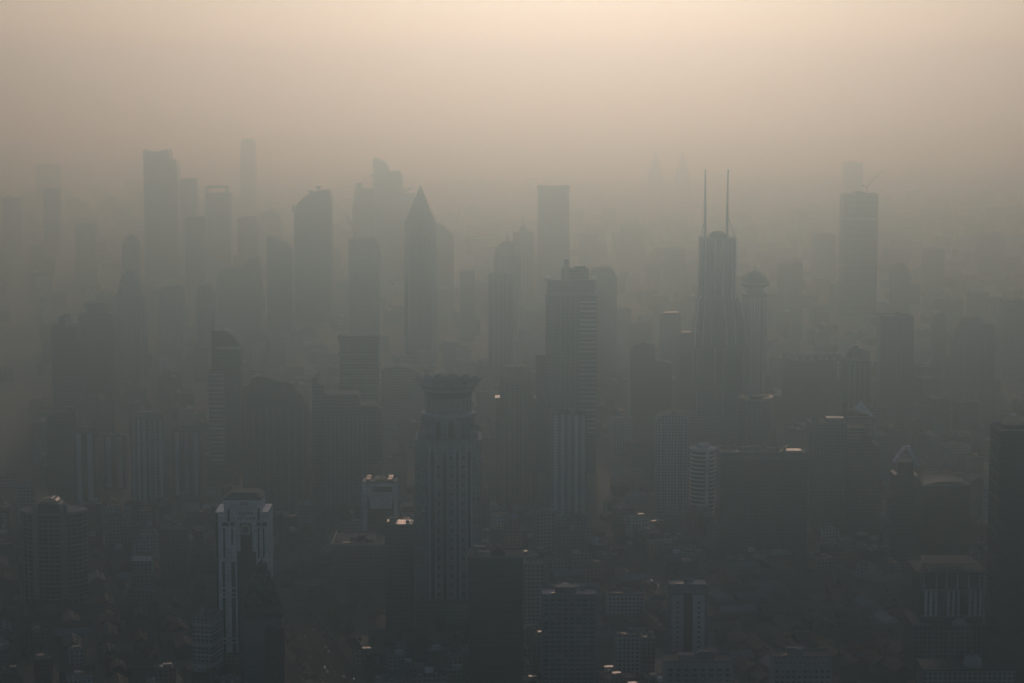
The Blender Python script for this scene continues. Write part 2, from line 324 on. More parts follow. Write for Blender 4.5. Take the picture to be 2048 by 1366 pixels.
def white_tower():
    d = 1750; root, W, z, D, s = tower('white_office_tower', 'white tower with dark recessed glass centre, small arch and hipped roof', 430, 536, 1022, d, 1352, 34)
    zz = lambda y: Z(y, d); x = lambda p: (p - 483) * s
    # the shaft is two white wings either side of a glass core
    body(root, rect(x(472) - x(430), D, (x(472) + x(430)) / 2, D / 2), 0, zz(1024), 'white', 'wing')
    body(root, rect(x(536) - x(511), D, (x(536) + x(511)) / 2, D / 2), 0, zz(1024), 'white', 'wing')
    body(root, rect(x(511) - x(472), D - 3, (x(511) + x(472)) / 2, D / 2 + 1.5), 0, zz(1066), 'glass', 'glass_core')
    body(root, rect(x(523) - x(447), D - 4, (x(523) + x(447)) / 2, D / 2 - 1.2), zz(1066), zz(1000), 'white', 'upper_block')
    zt = zz(1000); M().loft([(rect(x(523) - x(447) + 1, D - 3, x(485), D / 2 - 1.2), zt), (rect(x(523) - x(447) + 1, D - 3, x(485), D / 2 - 1.2), zt + .8), (rect(20, D - 14, x(485), D / 2), zt + 4.6)]).build('hipped_roof', MAT['tile'], root)
    for a, c in ((479, 472), (504, 511)): M().box(min(x(a), x(c)), max(x(a), x(c)), -.3, 3, zz(1103), zz(1066)).build('reveal', MAT['white'], root)
    for a, b_, y1, y2 in ((430.5, 435.5, 1350, 1026), (445.5, 449.5, 1116, 1056), (443, 448, 1350, 1124), (462, 465, 1090, 1058), (461, 469, 1350, 1124), (515, 518, 1115, 1055), (525, 528, 1115, 1055), (514, 519, 1350, 1124), (528, 531, 1350, 1124), (455.5, 459, 1042, 1018), (516, 519.5, 1040, 1016)):
        M().box(x(a), x(b_), -2.2 if y2 < 1020 else -.18, .1, zz(y1), zz(y2)).build('glass_strip', MAT['glass'], root)
    for a, b_ in ((443.5, 457), (460, 468.5), (513, 521), (523.5, 533.5)):
        M().box(x(a), x(b_), -.2, .1, zz(1052), zz(1045)).build('vent_slot', MAT['dark'], root)
    for y in (1176, 1186, 1194, 1277, 1285, 1322):
        M().box(x(443), x(470), -.5, .1, zz(y) - .6, zz(y) + .6).build('floor_band', MAT['white'], root)
    ar = M(); ro, ri, xc, zc = 3.7, 2.7, x(491), zz(1057); ys = -3.6
    for i in range(10):
        a0, a1 = PI * i / 10, PI * (i + 1) / 10
        ar.profile([(xc + r * math.cos(a), zc + r * math.sin(a)) for r, a in ((ri, a0), (ro, a0), (ro, a1), (ri, a1))], ys, ys + 1)
    ar.box(xc - ro, xc - ri, ys, ys + 1, zc - 3.2, zc).box(xc + ri, xc + ro, ys, ys + 1, zc - 3.2, zc).box(xc - ro, xc + ro, ys, ys + 1, zc - 3.9, zc - 3.2)
    ar.build('arch', MAT['white'], root)
    M().box(x(480), x(503), -2.9, -2.3, zz(1066), zz(1045)).build('arch_recess', MAT['dark'], root)
    # two rows of raised characters, too small to read, and a gold emblem
    q = random.Random(3)
    for y, p0, n in ((1025.5, 477, 5), (1035.5, 475, 6)):
        for i in range(n):
            g = M(); xx = x(p0 + 6.2 * i)
            for _ in range(3): a = q.uniform(0, 1.2); g.box(xx, xx + 1.9, -2.75, -2.6, zz(y) - .9 + a, zz(y) - .65 + a)
            a = q.uniform(.2, 1.2); g.box(xx + a, xx + a + .28, -2.78, -2.6, zz(y) - 1, zz(y) + 1)
            g.build('sign_character', MAT['navyink'], root)
    em = M()
    for sx in (-1, 1):
        for i in range(6):
            a0, a1 = 2 * PI * i / 6, 2 * PI * (i + 1) / 6
            em.profile([(x(488) + sx * 1.5 + r * math.cos(a), zz(1006) + r * math.sin(a)) for r, a in ((.8, a0), (1.5, a0), (1.5, a1), (.8, a1))], -2.9, -2.6)
    em.build('emblem', MAT['gold'], root)
    M().box(-W * .75, W * .55, -6, D + 5, 0, 9).build('podium', MAT['fc_grey'], root)
white_tower()

def cone_tower():
    d = 1560; root, W, z, D, s = tower('stepped_cone_tower', 'dark tower ending in a tiered cone roof with spire before the white tower', 478, 562, 1232, d, 1366, 28)
    zz = lambda y: Z(y, d); cy = D / 2
    body(root, cham(W, D, 3, 0, cy), 0, zz(1240), 'navy'); body(root, rect(W * .45, 6, W * .36, -2.9), 0, zz(1252), 'dark', 'bay')
    z0 = zz(1240); n = 8; r = W * .5; zt = zz(1138)
    for i in range(n):
        a, b_ = i / n, (i + 1) / n; ra = r * (1 - a) ** .72 + .8; za, zb = z0 + (zt - z0) * a, z0 + (zt - z0) * b_
        tier = M().loft([(circ(ra, 16, 0, cy), za), (circ(ra * 1.04, 16, 0, cy), za + .5), (circ(ra * 1.02, 16, 0, cy), za + (zb - za) * .55), (circ(ra * .8, 16, 0, cy), zb)]).build('roof_tier', MAT['dark'], root)
        if ra > 4:
            pm = M().loft([(rect(1.4, .5), 0), (rect(1.2, .5), 1.5), (rect(.2, .3), 2.6)]).mesh('finial', MAT['steel'])
            for j in range(8): q = PI * 2 * (j + .5 * (i % 2)) / 8; put('finial', pm, tier, (ra * math.cos(q), cy + ra * math.sin(q), za + (zb - za) * .5), q + PI / 2)
    M().lathe([(1.1, zt - 1), (.9, zt + 3), (.35, zt + 4), (.06, zz(1112))], 8, 0, cy).build('spire', MAT['steel'], root)
    windows(root, 1.7, 1.5, span(-W * .46, W * .12, 8), [zz(1366 - 11.5 * i) for i in range(7)], frame='navy', fr=.15)
    windows(root, 1.7, 1.5, span(W * .15, W * .56, 4), [zz(1366 - 11.5 * i) for i in range(8)], y=-5.92, frame='dark', fr=.15)
    for i in range(7): M().box(-W * .46 + i * 2.1, -W * .46 + i * 2.1 + .5, -.4, .1, zz(1285), zz(1243)).build('fin', MAT['stone'], root)
cone_tower()

def balcony_tower():
    d = 1950; root, W, z, D, s = tower('round_balcony_tower', 'round-ended apartment tower with balcony rings and an arched striped roof canopy', 31, 166, 1028, d, 1205, 38)
    zz = lambda y: Z(y, d); cy = 20; rx = W / 2 - .8; sy = .62; zt = zz(1030)
    M().prism(circ(rx, 36, 0, cy, sy), 0, zt).build('shaft', MAT['glass'], root)
    nb = 21
    for i in range(nb):
        q = zt - 1.2 - i * 4.0
        if q < 2: break
        M().prism(circ(rx + .7, 36, 0, cy, sy), q, q + (1.25 if i else 2.4)).build('balcony_ring', MAT['green' if 0 else 'concrete'], root)
    zp = zt
    def yf(x): return cy - sy * (rx + .9) * math.sqrt(max(0, 1 - (x / (rx + .9)) ** 2))
    for p, wd in ((66, 3.6), (71.5, 2.6), (121, 3.2), (128, 4.2), (51, 1.2), (40, .8), (138.5, 1.2), (150, .8), (159, .7), (83, .5), (95, .5), (107, .5)):
        xx = (p - 98.5) * s; y = yf(xx)
        M().box(xx - wd * s, xx + wd * s, y - .8, y + 4, 0, zt + (9 if wd > 2.5 else 1.0)).build('pillar', MAT['concrete'], root)
    M().box((72 - 98.5) * s, (122 - 98.5) * s, yf(0) + 1.5, yf(0) + 14, zt, zt + 9).build('penthouse', MAT['dark'], root)
    rc, zc = 12.2, zz(1024)
    for i in range(8):
        a = PI * (.10 + .80 * i / 7.0); a0, a1 = a - .11, a + .11
        pb = M().profile([(rc * math.cos(q) * r, zc + rc * math.sin(q) * r) for q, r in ((a0, 1), (a1, 1), (a1, .95), (a0, .95))], yf(0) - 2, yf(0) + 12)
        pb.build('canopy_panel', MAT['canopy'], root)
    for y in (yf(0) - 2.3, yf(0) + 12.3):
        rb = M()
        for i in range(16):
            a0, a1 = PI * (.04 + .92 * i / 16), PI * (.04 + .92 * (i + 1) / 16)
            rb.profile([(r * math.cos(q), zc + r * math.sin(q)) for q, r in ((a0, rc * .94), (a0, rc * .9), (a1, rc * .9), (a1, rc * .94))], y, y + .3)
        rb.build('canopy_rib', MAT['steel'], root)
    for sx in (-1, 1):
        M().lathe([(7, zt), (7.3, zt + 1.4), (6.9, zt + 1.4), (6.9, zt + .3)], 20, sx * rx * .72, cy).build('roof_rim', MAT['metal'], root)
balcony_tower()

def cube_roof_block():
    d = 2150; root, W, z, D, s = tower('pale_pier_block', 'pale block with dark glass front and two rows of sunlit roof cubes', 723, 793, 966, d, 1078, 30)
    zz = lambda y: Z(y, d); x = lambda p: (p - 758) * s
    body(root, rect(W - 1, D - 1.5, 0, D / 2 + .75), 0, zz(967), 'dark', 'shaft')
    body(root, rect(x(734) - x(723), D, (x(734) + x(723)) / 2, D / 2), 0, zz(966), 'white', 'pier'); body(root, rect(x(793) - x(787), D, (x(793) + x(787)) / 2, D / 2), 0, zz(966), 'pale', 'pier')
    M().profile([(x(734), zz(966)), (x(787), zz(966)), (x(787), zz(990)), (x(783), zz(1017)), (x(741), zz(1017)), (x(736), zz(990)), (x(734), zz(990))], -.2, .9).build('header_panel', MAT['white'], root)
    M().box(x(744), x(784), -.5, .1, zz(984), zz(974)).build('vent_slot', MAT['dark'], root)
    for i in range(6): M().box(x(735), x(786), .4, .8, zz(1024 + i * 9) - .3, zz(1024 + i * 9) + .3).build('floor_band', MAT['navy'], root)
    q = zz(966)
    for i in range(3):
        for sx in (-1, 1):
            M().loft([(rect(5, 6), 0), (rect(5, 6), 3.2), (rect(4.2, 5.2), 3.6)]).build('roof_cube', MAT['roofmetal'], root, (sx * W * .31, 4 + i * 9, q))
    M().box(-W * .15, W * .15, 6, 26, q, q + 2.5).build('plant_room', MAT['ochre'], root)
    roof_kit(root, W, D, q, 0, 0, 5)
cube_roof_block()

def simple(name, label, px0, px1, yt, d, yb, mat, dep=None, bands=0, fins=0, rz=0, kit=2, top=None, bmat='concrete', fmat='concrete', fw=.5, zmin=0, cat='building'):
    """a straight tower: shaft, floor bands, fins, and what stands on its roof"""
    root, W, z, D, s = tower(name, label, px0, px1, yt, d, yb, dep, rz, cat)
    body(root, rect(W, D, 0, D / 2), 0, z, mat)
    z0 = max(zmin, Z(yb, d) if yb < 1366 else 0); z0 = max(z0 - 15, 3)
    if bands:
        bm = M().box(-W / 2 - .06, W / 2 + .06, -.3, D + .06, -.5, .5)
        repeat('floor_band', bm, MAT[bmat], root, [(0, 0, q) for q in span(z0, z - 1, bands)])
    if fins:
        fm = M().box(-fw / 2, fw / 2, -.55, .1, 2, z + .4)
        repeat('fin', fm, MAT[fmat], root, [(x, 0, 0) for x in span(-W / 2, W / 2, fins)])
    roof_kit(root, W - .02, D, z, kit, 0, px0)
    if top: top(root, W, D, z, s)
    return root, W, z, D, s

# --- around the foot of the petal tower
r_, W_, z_, D_, s_ = simple('navy_office_block', 'navy block with a shining sheet-metal roof against the petal-crowned tower', 770, 827, 1052, 1850, 1200, 'fc_navy', 26, 0, 13, fmat='navy', kit=1)
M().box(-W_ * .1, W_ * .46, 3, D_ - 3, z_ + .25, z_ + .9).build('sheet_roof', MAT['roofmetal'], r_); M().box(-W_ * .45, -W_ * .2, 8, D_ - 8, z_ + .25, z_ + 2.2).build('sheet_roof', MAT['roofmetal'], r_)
r_, W_, z_, D_, s_ = simple('dark_department_block', 'broad low dark block with a thin bright roof edge behind the navy block', 664, 772, 1092, 2000, 1250, 'fc_brown', 60, 0, 0, kit=3)
M().box(-W_ / 2 - .6, -W_ / 2, -.2, D_, z_ - .5, z_ + 2.2).build('roof_edge', MAT['metal'], r_); M().box(-W_ / 2, W_ / 2, -.5, 0, z_ - .3, z_ + 1.6).build('roof_edge', MAT['steel'], r_)
def gable_top(root, W, D, z, s):
    M().profile([(-W * .1, z), (W * .18, z), (W * .18, z + 2), (W * .09, z + 5.8), (W * .04, z + 7), (-W * .02, z + 4.5), (-W * .1, z + 2)], D * .25, D * .65).build('gabled_hut', MAT['dark'], root)
    M().profile([(W * .5, z), (W * .5, z - 4), (W * .44, z)], -.2, D * .5).build('corner_slope', MAT['dark'], root)
simple('black_office_block', 'near-black block with a small gabled roof hut right of the petal tower foot', 936, 1046, 1116, 1620, 1366, 'fc_dark', 30, 16, 0, top=gable_top, kit=2, bmat='dark')
r_, W_, z_, D_, s_ = simple('grid_front_block', 'grey block whose front is an even grid of square windows', 1084, 1192, 1192, 1560, 1366, 'stone', 24, 0, 0, kit=2)
windows(r_, 3.3, 2.3, span(-W_ * .48, W_ * .48, 8), [z_ - 3 - 3.35 * i for i in range(22)], frame='concrete', fr=.25)
M().box(-W_ * .25, W_ * .12, 6, 16, z_, z_ + 5).build('plant_room', MAT['stone'], r_); M().box(-W_ * .26, W_ * .13, 5.6, 6, z_ + 4.4, z_ + 5.3).build('bright_coping', MAT['metal'], r_)
r_, W_, z_, D_, s_ = simple('twin_pier_tower', 'slim tower of two pale piers with a dark slot between them', 1338, 1414, 1172, 1760, 1305, 'stone', 24, 0, 0, kit=1)
for a, b_ in ((-.42, -.12), (.14, .44)): body(r_, rect((b_ - a) * W_, 3, (a + b_) / 2 * W_, -.9), 0, z_ - 8, 'pale', 'pier')
M().box(-W_ * .11, W_ * .13, -.3, .1, 6, z_ - 6).build('glass_strip', MAT['glass'], r_)
for a in (-.27, .29): windows(r_, 2.2, 2.2, [a * W_], [z_ - 13 - 4 * i for i in range(12)], y=-2.42, frame='pale')
r_, W_, z_, D_, s_ = simple('square_window_block', 'pale low block with large square windows at the bottom edge', 1330, 1466, 1326, 1570, 1366, 'walls', 26, 2, 0, kit=3, bmat='concrete')
windows(r_, 3.6, 2.6, span(-W_ * .48, W_ * .48, 8), [z_ - 5 - 3.9 * i for i in range(5)], frame='concrete', fr=.3)
r_, W_, z_, D_, s_ = simple('long_window_block', 'long pale block with a row of small windows under its eaves', 1546, 1664, 1316, 1590, 1366, 'walls', 22, 1, 0, kit=3, bmat='concrete')
windows(r_, 2.2, 1.8, span(-W_ * .48, W_ * .48, 12), [z_ - 3.4], frame='concrete'); windows(r_, 2.6, 2.2, span(-W_ * .48, W_ * .48, 10), [z_ - 10 - 4 * i for i in range(3)], frame='concrete')
simple('stepped_white_block', 'small stepped white block among low roofs right of the grid-fronted block', 1232, 1282, 1272, 1720, 1316, 'fc_pale', 18, kit=1)
simple('low_annex_block', 'low grey block with dark bays beside the stepped white block', 1284, 1310, 1278, 1700, 1320, 'fc_grey', 16, kit=1)
simple('long_pale_block', 'long low pale block with piers on a street behind the grid-fronted block', 1214, 1290, 1190, 1900, 1214, 'fc_pale', 16, 0, 10, kit=2, fmat='pale')
simple('corner_grey_block', 'pale blue-grey corner block beyond the near-black block', 1046, 1086, 1130, 1850, 1160, 'fc_grey', 22, kit=2)
simple('open_slab_block', 'grey slab with a white billboard face on its top left of the street', 264, 302, 1120, 1950, 1200, 'fc_grey', 18, 8, 0, kit=1, top=lambda r, W, D, z, s: M().box(-W / 2 - .2, W / 2 + .2, -.6, .2, z - 1, z + 3.6).build('white_panel', MAT['white'], r))
simple('white_corner_block', 'white corner block with dark loggias at the foot of the white tower', 384, 424, 1236, 1720, 1318, 'fc_pale', 24, 5, 0, rz=R(-14), kit=2, bmat='white')
simple('brown_slab_block', 'brown apartment slab with faint rows of windows behind the white tower', 318, 372, 1060, 2020, 1200, 'fc_brown', 18, 0, 6, kit=2, fmat='bronze')

def column_block():
    d = 1700; root, W, z, D, s = tower('white_column_building', 'dark building with clustered white columns and strutted roof terrace', 1842, 1966, 1142, d, 1238, 40)
    zz = lambda y: Z(y, d); x = lambda p: (p - 1904) * s
    body(root, rect(W, D, 0, D / 2), 0, zz(1146), 'fc_dark')
    cm = M().lathe([(1.25, 0), (1.0, .8), (1.0, zz(1180) - zz(1230) - .8), (1.3, zz(1180) - zz(1230))], 10).mesh('column', MAT['white'])
    for p in (1852, 1862, 1872, 1897, 1907, 1917, 1940, 1951, 1961): put('column', cm, root, (x(p), -2.4, zz(1230)))
    M().box(-W / 2, W / 2, -3.9, 0, zz(1230) - 1, zz(1230) - .05).build('column_base', MAT['stone'], root); M().box(-W / 2, W / 2, -3.9, 0, zz(1180) + .05, zz(1180) + .8).build('entablature', MAT['stone'], root)
    pm = M().box(-.45, .45, -.45, .45, 0, zz(1148) - zz(1178)).mesh('thin_pillar', MAT['pale'])
    for p in (1848, 1873, 1893, 1915, 1937, 1960): put('thin_pillar', pm, root, (x(p), -1.2, zz(1178)))
    M().box(-W / 2 - 3, W / 2 + 3, -4, D, zz(1146), zz(1144)).build('terrace_slab', MAT['dark'], root)
    zt = zz(1144)
    for i in range(8):
        xx = -W * .36 + i * W * .1; M().tube((xx, 2, zt), (xx - 1.4, 4, zt + 4.8), .3).tube((xx, 2, zt), (xx + 1.4, 4, zt + 4.8), .3).build('strut', MAT['pale'], root)
    M().box(-W * .42, W * .42, 4.5, D - 4, zt + 4.8, zt + 5.4).build('terrace_roof', MAT['dark'], root)
    for sx in (-1, 1): M().tube((sx * W * .56, -2, zt + 1), (sx * W * .38, 22, zt + 6.5), .7).build('edge_beam', MAT['metal'], root)
    body(root, rect(78, 46, 8, 12), 0, zz(1244), 'fc_navy', 'podium')
    fm = M().box(-.45, .45, -1.0, .1, 3, zz(1250)).mesh('fin', MAT['concrete'])
    for i in range(16): put('fin', fm, root, (-20 + i * 4.2, -11, 0))
    M().profile([(-6, 0), (6, 0), (4, 2.6), (-1, 3.6)], 0, 10).build('skylight', MAT['pale'], root, (6, -8, zz(1244)))
column_block()

def dome_hall():
    d = 1590; root, W, z, D, s = tower('domed_hall', 'low hall with a pale ribbed dome and lantern near the bottom right corner', 1848, 2030, 1342, d, 1366, 30)
    zz = lambda y: Z(y, d); xd = (1952 - 1939) * s; zb = z
    body(root, rect(W, D, 0, D / 2), 0, zb, 'fc_grey', 'hall'); M().box(-W / 2 - .4, W / 2 + .4, -.5, D + .5, zb, zb + .9).build('cornice', MAT['dark'], root)
    r = 6.6; M().lathe([(r * 1.06, zb + .9), (r * 1.06, zb + 3)], 24, xd, D * .4).build('drum', MAT['pale'], root)
    M().lathe([(r * math.cos(a), zb + 3 + r * .95 * math.sin(a)) for a in [PI / 2 * i / 8 for i in range(8)]] + [(.9, zb + 3 + r * .95)], 24, xd, D * .4).build('dome', MAT['pale'], root)
    zl = zb + 3 + r * .94; M().lathe([(2.4, zl), (2.4, zl + .5), (1.2, zl + .6), (1.2, zl + 2), (1.6, zl + 2.1), (.1, zl + 4.2)], 10, xd, D * .4).build('lantern', MAT['concrete'], root)
    for i in range(12):
        a = 2 * PI * i / 12; rb = M()
        for j in range(5):
            q0, q1 = PI / 2 * j / 5.2, PI / 2 * (j + 1) / 5.2
            rb.tube((xd + r * math.cos(q0) * math.cos(a), D * .4 + r * math.cos(q0) * math.sin(a), zb + 3 + r * .95 * math.sin(q0)), (xd + r * math.cos(q1) * math.cos(a), D * .4 + r * math.cos(q1) * math.sin(a), zb + 3 + r * .95 * math.sin(q1)), .16, .16, 4)
        rb.build('dome_rib', MAT['white'], root)
dome_hall()

def notch_top(root, W, D, z, s):
    M().box(-W * .42, -W * .12, 2, D * .6, z, z + 4).build('roof_block', MAT['dark'], root); M().box(-W * .02, W * .2, 2, D * .6, z, z + 3.4).build('roof_block', MAT['dark'], root)
simple('edge_dark_tower', 'tall blue-black tower cut by the right edge of the view', 2001, 2127, 862, 1650, 1230, 'fc_dark', 36, 24, 0, kit=1, top=notch_top, bmat='dark')

def arch_roof_top(root, W, D, z, s):
    n = 10
    for y in (-.4, D - .4):
        eb = M()
        for i in range(n):
            a, b_ = -1 + 2 * i / n, -1 + 2 * (i + 1) / n; h = lambda q: 2.2 + 3.2 * (1 - q * q) + q * .8
            eb.profile([(a * W / 2, z + h(a)), (b_ * W / 2, z + h(b_)), (b_ * W / 2, z + h(b_) - .7), (a * W / 2, z + h(a) - .7)], y, y + .8)
        eb.build('curved_coping', MAT['metal'], root)
    sh = M().profile([(-W / 2 + W * i / n, z + .2 + 3.6 * (1 - (-1 + 2 * i / n) ** 2)) for i in range(n + 1)] + [(W / 2, z), (-W / 2, z)], .5, D - .5)
    sh.build('curved_roof', MAT['roof'], root)
simple('curved_roof_block', 'wide dark block with a shallow curved roof edged in light', 1846, 1942, 972, 2000, 1112, 'fc_brown', 44, 14, 0, kit=0, top=arch_roof_top, bmat='dark')

def arrow_tower():
    d = 2080; root, W, z, D, s = tower('gable_frame_tower', 'dark stepped tower with a white inverted-V frame at its top', 1784, 1848, 960, d, 1118, 28)
    zz = lambda y: Z(y, d); x = lambda p: (p - 1816) * s
    body(root, rect(W, D, 0, D / 2), 0, zz(985), 'fc_navy', 'lower_shaft'); body(root, rect(W * .74, D * .8, -W * .06, D / 2), zz(985), zz(950), 'navy', 'middle_shaft'); body(root, rect(W * .5, D * .6, -W * .04, D / 2), zz(950), zz(926), 'dark', 'upper_shaft')
    for a, b_, wd in (((1786, 926), (1812, 894), 1.7), ((1834, 934), (1816, 894), 2.4)):
        M().profile([(x(a[0]), zz(a[1])), (x(a[0]) + wd * 1.6, zz(a[1])), (x(b_[0]) + wd * .8, zz(b_[1])), (x(b_[0]) - wd * .8, zz(b_[1]))], 2, 10).build('frame_leg', MAT['white'], root)
    for i in range(12): M().box(-W * .5 - .8, -W * .5, 1, D - 1, zz(1110 - 11 * i) - .5, zz(1110 - 11 * i) + .5).build('balcony', MAT['concrete'], root)
    for i in range(10): M().box(-W * .36, W * .1, -.3, .1, zz(1108 - 12 * i) - .6, zz(1108 - 12 * i) + .6).build('floor_band', MAT['navy'], root)
arrow_tower()

r_, W_, z_, D_, s_ = simple('twin_slab', 'very wide dark twin slab with fine vertical ribs', 1442, 1616, 908, 2150, 1108, 'fc_navy', 34, 0, 30, kit=4, fmat='navy', fw=.6)
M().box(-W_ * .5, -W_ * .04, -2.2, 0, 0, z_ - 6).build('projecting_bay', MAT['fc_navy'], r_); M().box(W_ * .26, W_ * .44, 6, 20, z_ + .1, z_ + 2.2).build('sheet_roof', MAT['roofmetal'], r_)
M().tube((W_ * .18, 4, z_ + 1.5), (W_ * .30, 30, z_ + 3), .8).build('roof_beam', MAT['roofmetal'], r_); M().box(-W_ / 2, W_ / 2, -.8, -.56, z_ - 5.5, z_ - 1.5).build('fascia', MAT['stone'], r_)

def white_ring_tower():
    d = 2300; root, W, z, D, s = tower('rounded_white_tower', 'rounded tower striped by white balcony bands beside the twin slab', 1382, 1434, 902, d, 1000, 26)
    r = W / 2; body(root, circ(r - .8, 28, 0, r), 0, z, 'navy')
    for i in range(19): M().prism(circ(r, 28, 0, r), z - 1.5 - i * 4.3, z - 0.2 - i * 4.3).build('balcony_ring', MAT['white'], root)
    M().box(r * .12, r * .4, -.7, 4, 0, z).build('white_pier', MAT['white'], root); M().lathe([(r * 1.1, z), (r * 1.12, z + 1.4), (r * .5, z + 1.5), (r * .5, z + 5), (r * .3, z + 6)], 28, 0, r).build('roof_disc', MAT['pale'], root)
white_ring_tower()

def stepped_slab():
    d = 2250; root, W, z, D, s = tower('stepped_green_slab', 'grey-green tower pair with stepped roof terraces right of the twin slab', 1620, 1762, 850, d, 1090, 34)
    zz = lambda y: Z(y, d); x = lambda p: (p - 1691) * s
    body(root, rect(x(1694) - x(1620), D, (x(1694) + x(1620)) / 2, D / 2), 0, zz(846), 'fc_green', 'west_shaft'); body(root, rect(x(1762) - x(1696), D, (x(1762) + x(1696)) / 2, D / 2 + 2), 0, zz(892), 'fc_navy', 'east_shaft')
    for i in range(5): body(root, rect(x(1750 - i * 3.5) - x(1697), D - 3 * i, (x(1750 - i * 3.5) + x(1697)) / 2, D / 2 + 2), zz(892 - 7 * i), zz(885 - 7 * i) - .4, 'fc_navy', 'terrace_step'); M().box(x(1696), x(1722), .2 + i, 1.2 + i, zz(885 - 7 * i) - .4, zz(885 - 7 * i) + .4).build('terrace_rail', MAT['metal'], root)
    mast(root, x(1632), 8, zz(846), zz(824)); M().lathe([(5, zz(846)), (4, zz(838)), (.4, zz(832))], 10, x(1634), 10).build('turret', MAT['concrete'], root)
    for p in (1628, 1642, 1656, 1670, 1684): M().box(x(p) - .5, x(p) + .5, -.6, .1, 4, zz(848)).build('fin', MAT['fc_green'], root)
    M().box(x(1655), x(1690), 6, 20, zz(846), zz(838)).build('roof_hut', MAT['bronze'], root)
stepped_slab()

def sail_tower():
    d = 2500; root, W, z, D, s = tower('sail_roof_tower', 'tower with a bright white triangular sail roof', 1688, 1750, 832, d, 895, 30)
    zz = lambda y: Z(y, d); x = lambda p: (p - 1719) * s
    body(root, rect(W, D, 0, D / 2), 0, zz(834), 'fc_grey'); M().box(x(1688), x(1693), 0, 8, 0, zz(806)).build('corner_pier', MAT['dark'], root)
    M().profile([(x(1690), zz(834)), (x(1748), zz(834)), (x(1728), zz(828)), (x(1700), zz(822))], 6, D - 2).build('roof_block', MAT['dark'], root)
    M().add([(x(1708), 2, zz(817)), (x(1729), 26, zz(806)), (x(1749), 3, zz(834)), (x(1708), 2.4, zz(817) - 1), (x(1729), 26.4, zz(806) - 1), (x(1749), 3.4, zz(834) - 1)], [(0, 1, 2), (5, 4, 3), (0, 3, 4, 1), (1, 4, 5, 2), (2, 5, 3, 0)]).build('sail_roof', MAT['white'], root)
sail_tower()

def ring_tower():
    d = 2600; root, W, z, D, s = tower('ring_roof_tower', 'round tower carrying a broken sunlit ring on its roof', 1480, 1550, 800, d, 896, 36)
    r = W / 2; body(root, circ(r - 1.5, 32, 0, r), 0, z - 2, 'fc_blue')
    for a0, a1 in ((-62, 66), (118, 235)):
        rb = M(); n = 12; v = []
        for i in range(n + 1):
            a = R(a0 + (a1 - a0) * i / n)
            for q, zz_ in ((r, z), (r, z + 1.6), (r - 3.4, z + 1.9), (r - 3.4, z)): v.append((q * math.cos(a), r + q * math.sin(a), zz_))
        rb.add(v, [(i * 4 + j, i * 4 + (j + 1) % 4, i * 4 + 4 + (j + 1) % 4, i * 4 + 4 + j) for i in range(n) for j in range(4)] + [(0, 1, 2, 3), (n * 4 + 3, n * 4 + 2, n * 4 + 1, n * 4)]); rb.build('roof_ring', MAT['roofmetal'], root)
    fm = M().box(-.4, .4, -.5, .5, 0, z - 4).mesh('fin', MAT['concrete'])
    for i in range(20): a = 2 * PI * i / 20; put('fin', fm, root, ((r - 1.2) * math.cos(a), r + (r - 1.2) * math.sin(a), 1), a + PI / 2)
    M().lathe([(r * .4, z - 2), (r * .4, z + 2.5), (r * .1, z + 3)], 16, 0, r).build('plant_room', MAT['dark'], root)
ring_tower()

# --- the row of residential towers at the left
def resi(name, label, px0, px1, yt, d, yb, wall, n, hat=True):
    root, W, z, D, s = tower(name, label, px0, px1, yt, d, yb, 18)
    body(root, rect(W, D, 0, D / 2), 0, z, wall)
    fm = M().box(-W / n * .22, W / n * .22, -1.1, .1, 3, z - 1)
    repeat('pier', fm, MAT['pale'], root, [(x, 0, 0) for x in span(-W / 2, W / 2, n)])
    roof_kit(root, W, D, z, 1, 0, px0)
    if hat: M().prism(cham(W * .5, 9, 2, W * .05, 9), z, z + 5).prism(cham(W * .62, 10, 2, W * .05, 9), z + 5, z + 5.8).build('lift_tower', MAT['concrete'], root)
resi('white_pier_tower', 'slim residential tower with a broad white pier beside the broad greenish tower', 146, 190, 866, 2400, 990, 'fc_green', 2)
resi('ribbed_residential_tower', 'tallest of the ribbed residential towers, fluted by close vertical piers', 260, 326, 836, 2400, 988, 'fc_grey', 6)
resi('low_residential_tower', 'grey residential tower with two pale piers next to the spired glass tower', 344, 400, 862, 2450, 962, 'fc_grey', 3)
resi('small_residential_tower', 'narrow grey residential tower between the white-piered and the fluted ones', 205, 250, 872, 2500, 985, 'fc_grey', 2, False)
simple('broad_greenish_tower', 'broad greenish balcony tower in haze left of the white-piered tower', 92, 150, 826, 2450, 985, 'fc_green', 24, 22, 0, kit=2, bmat='stone')

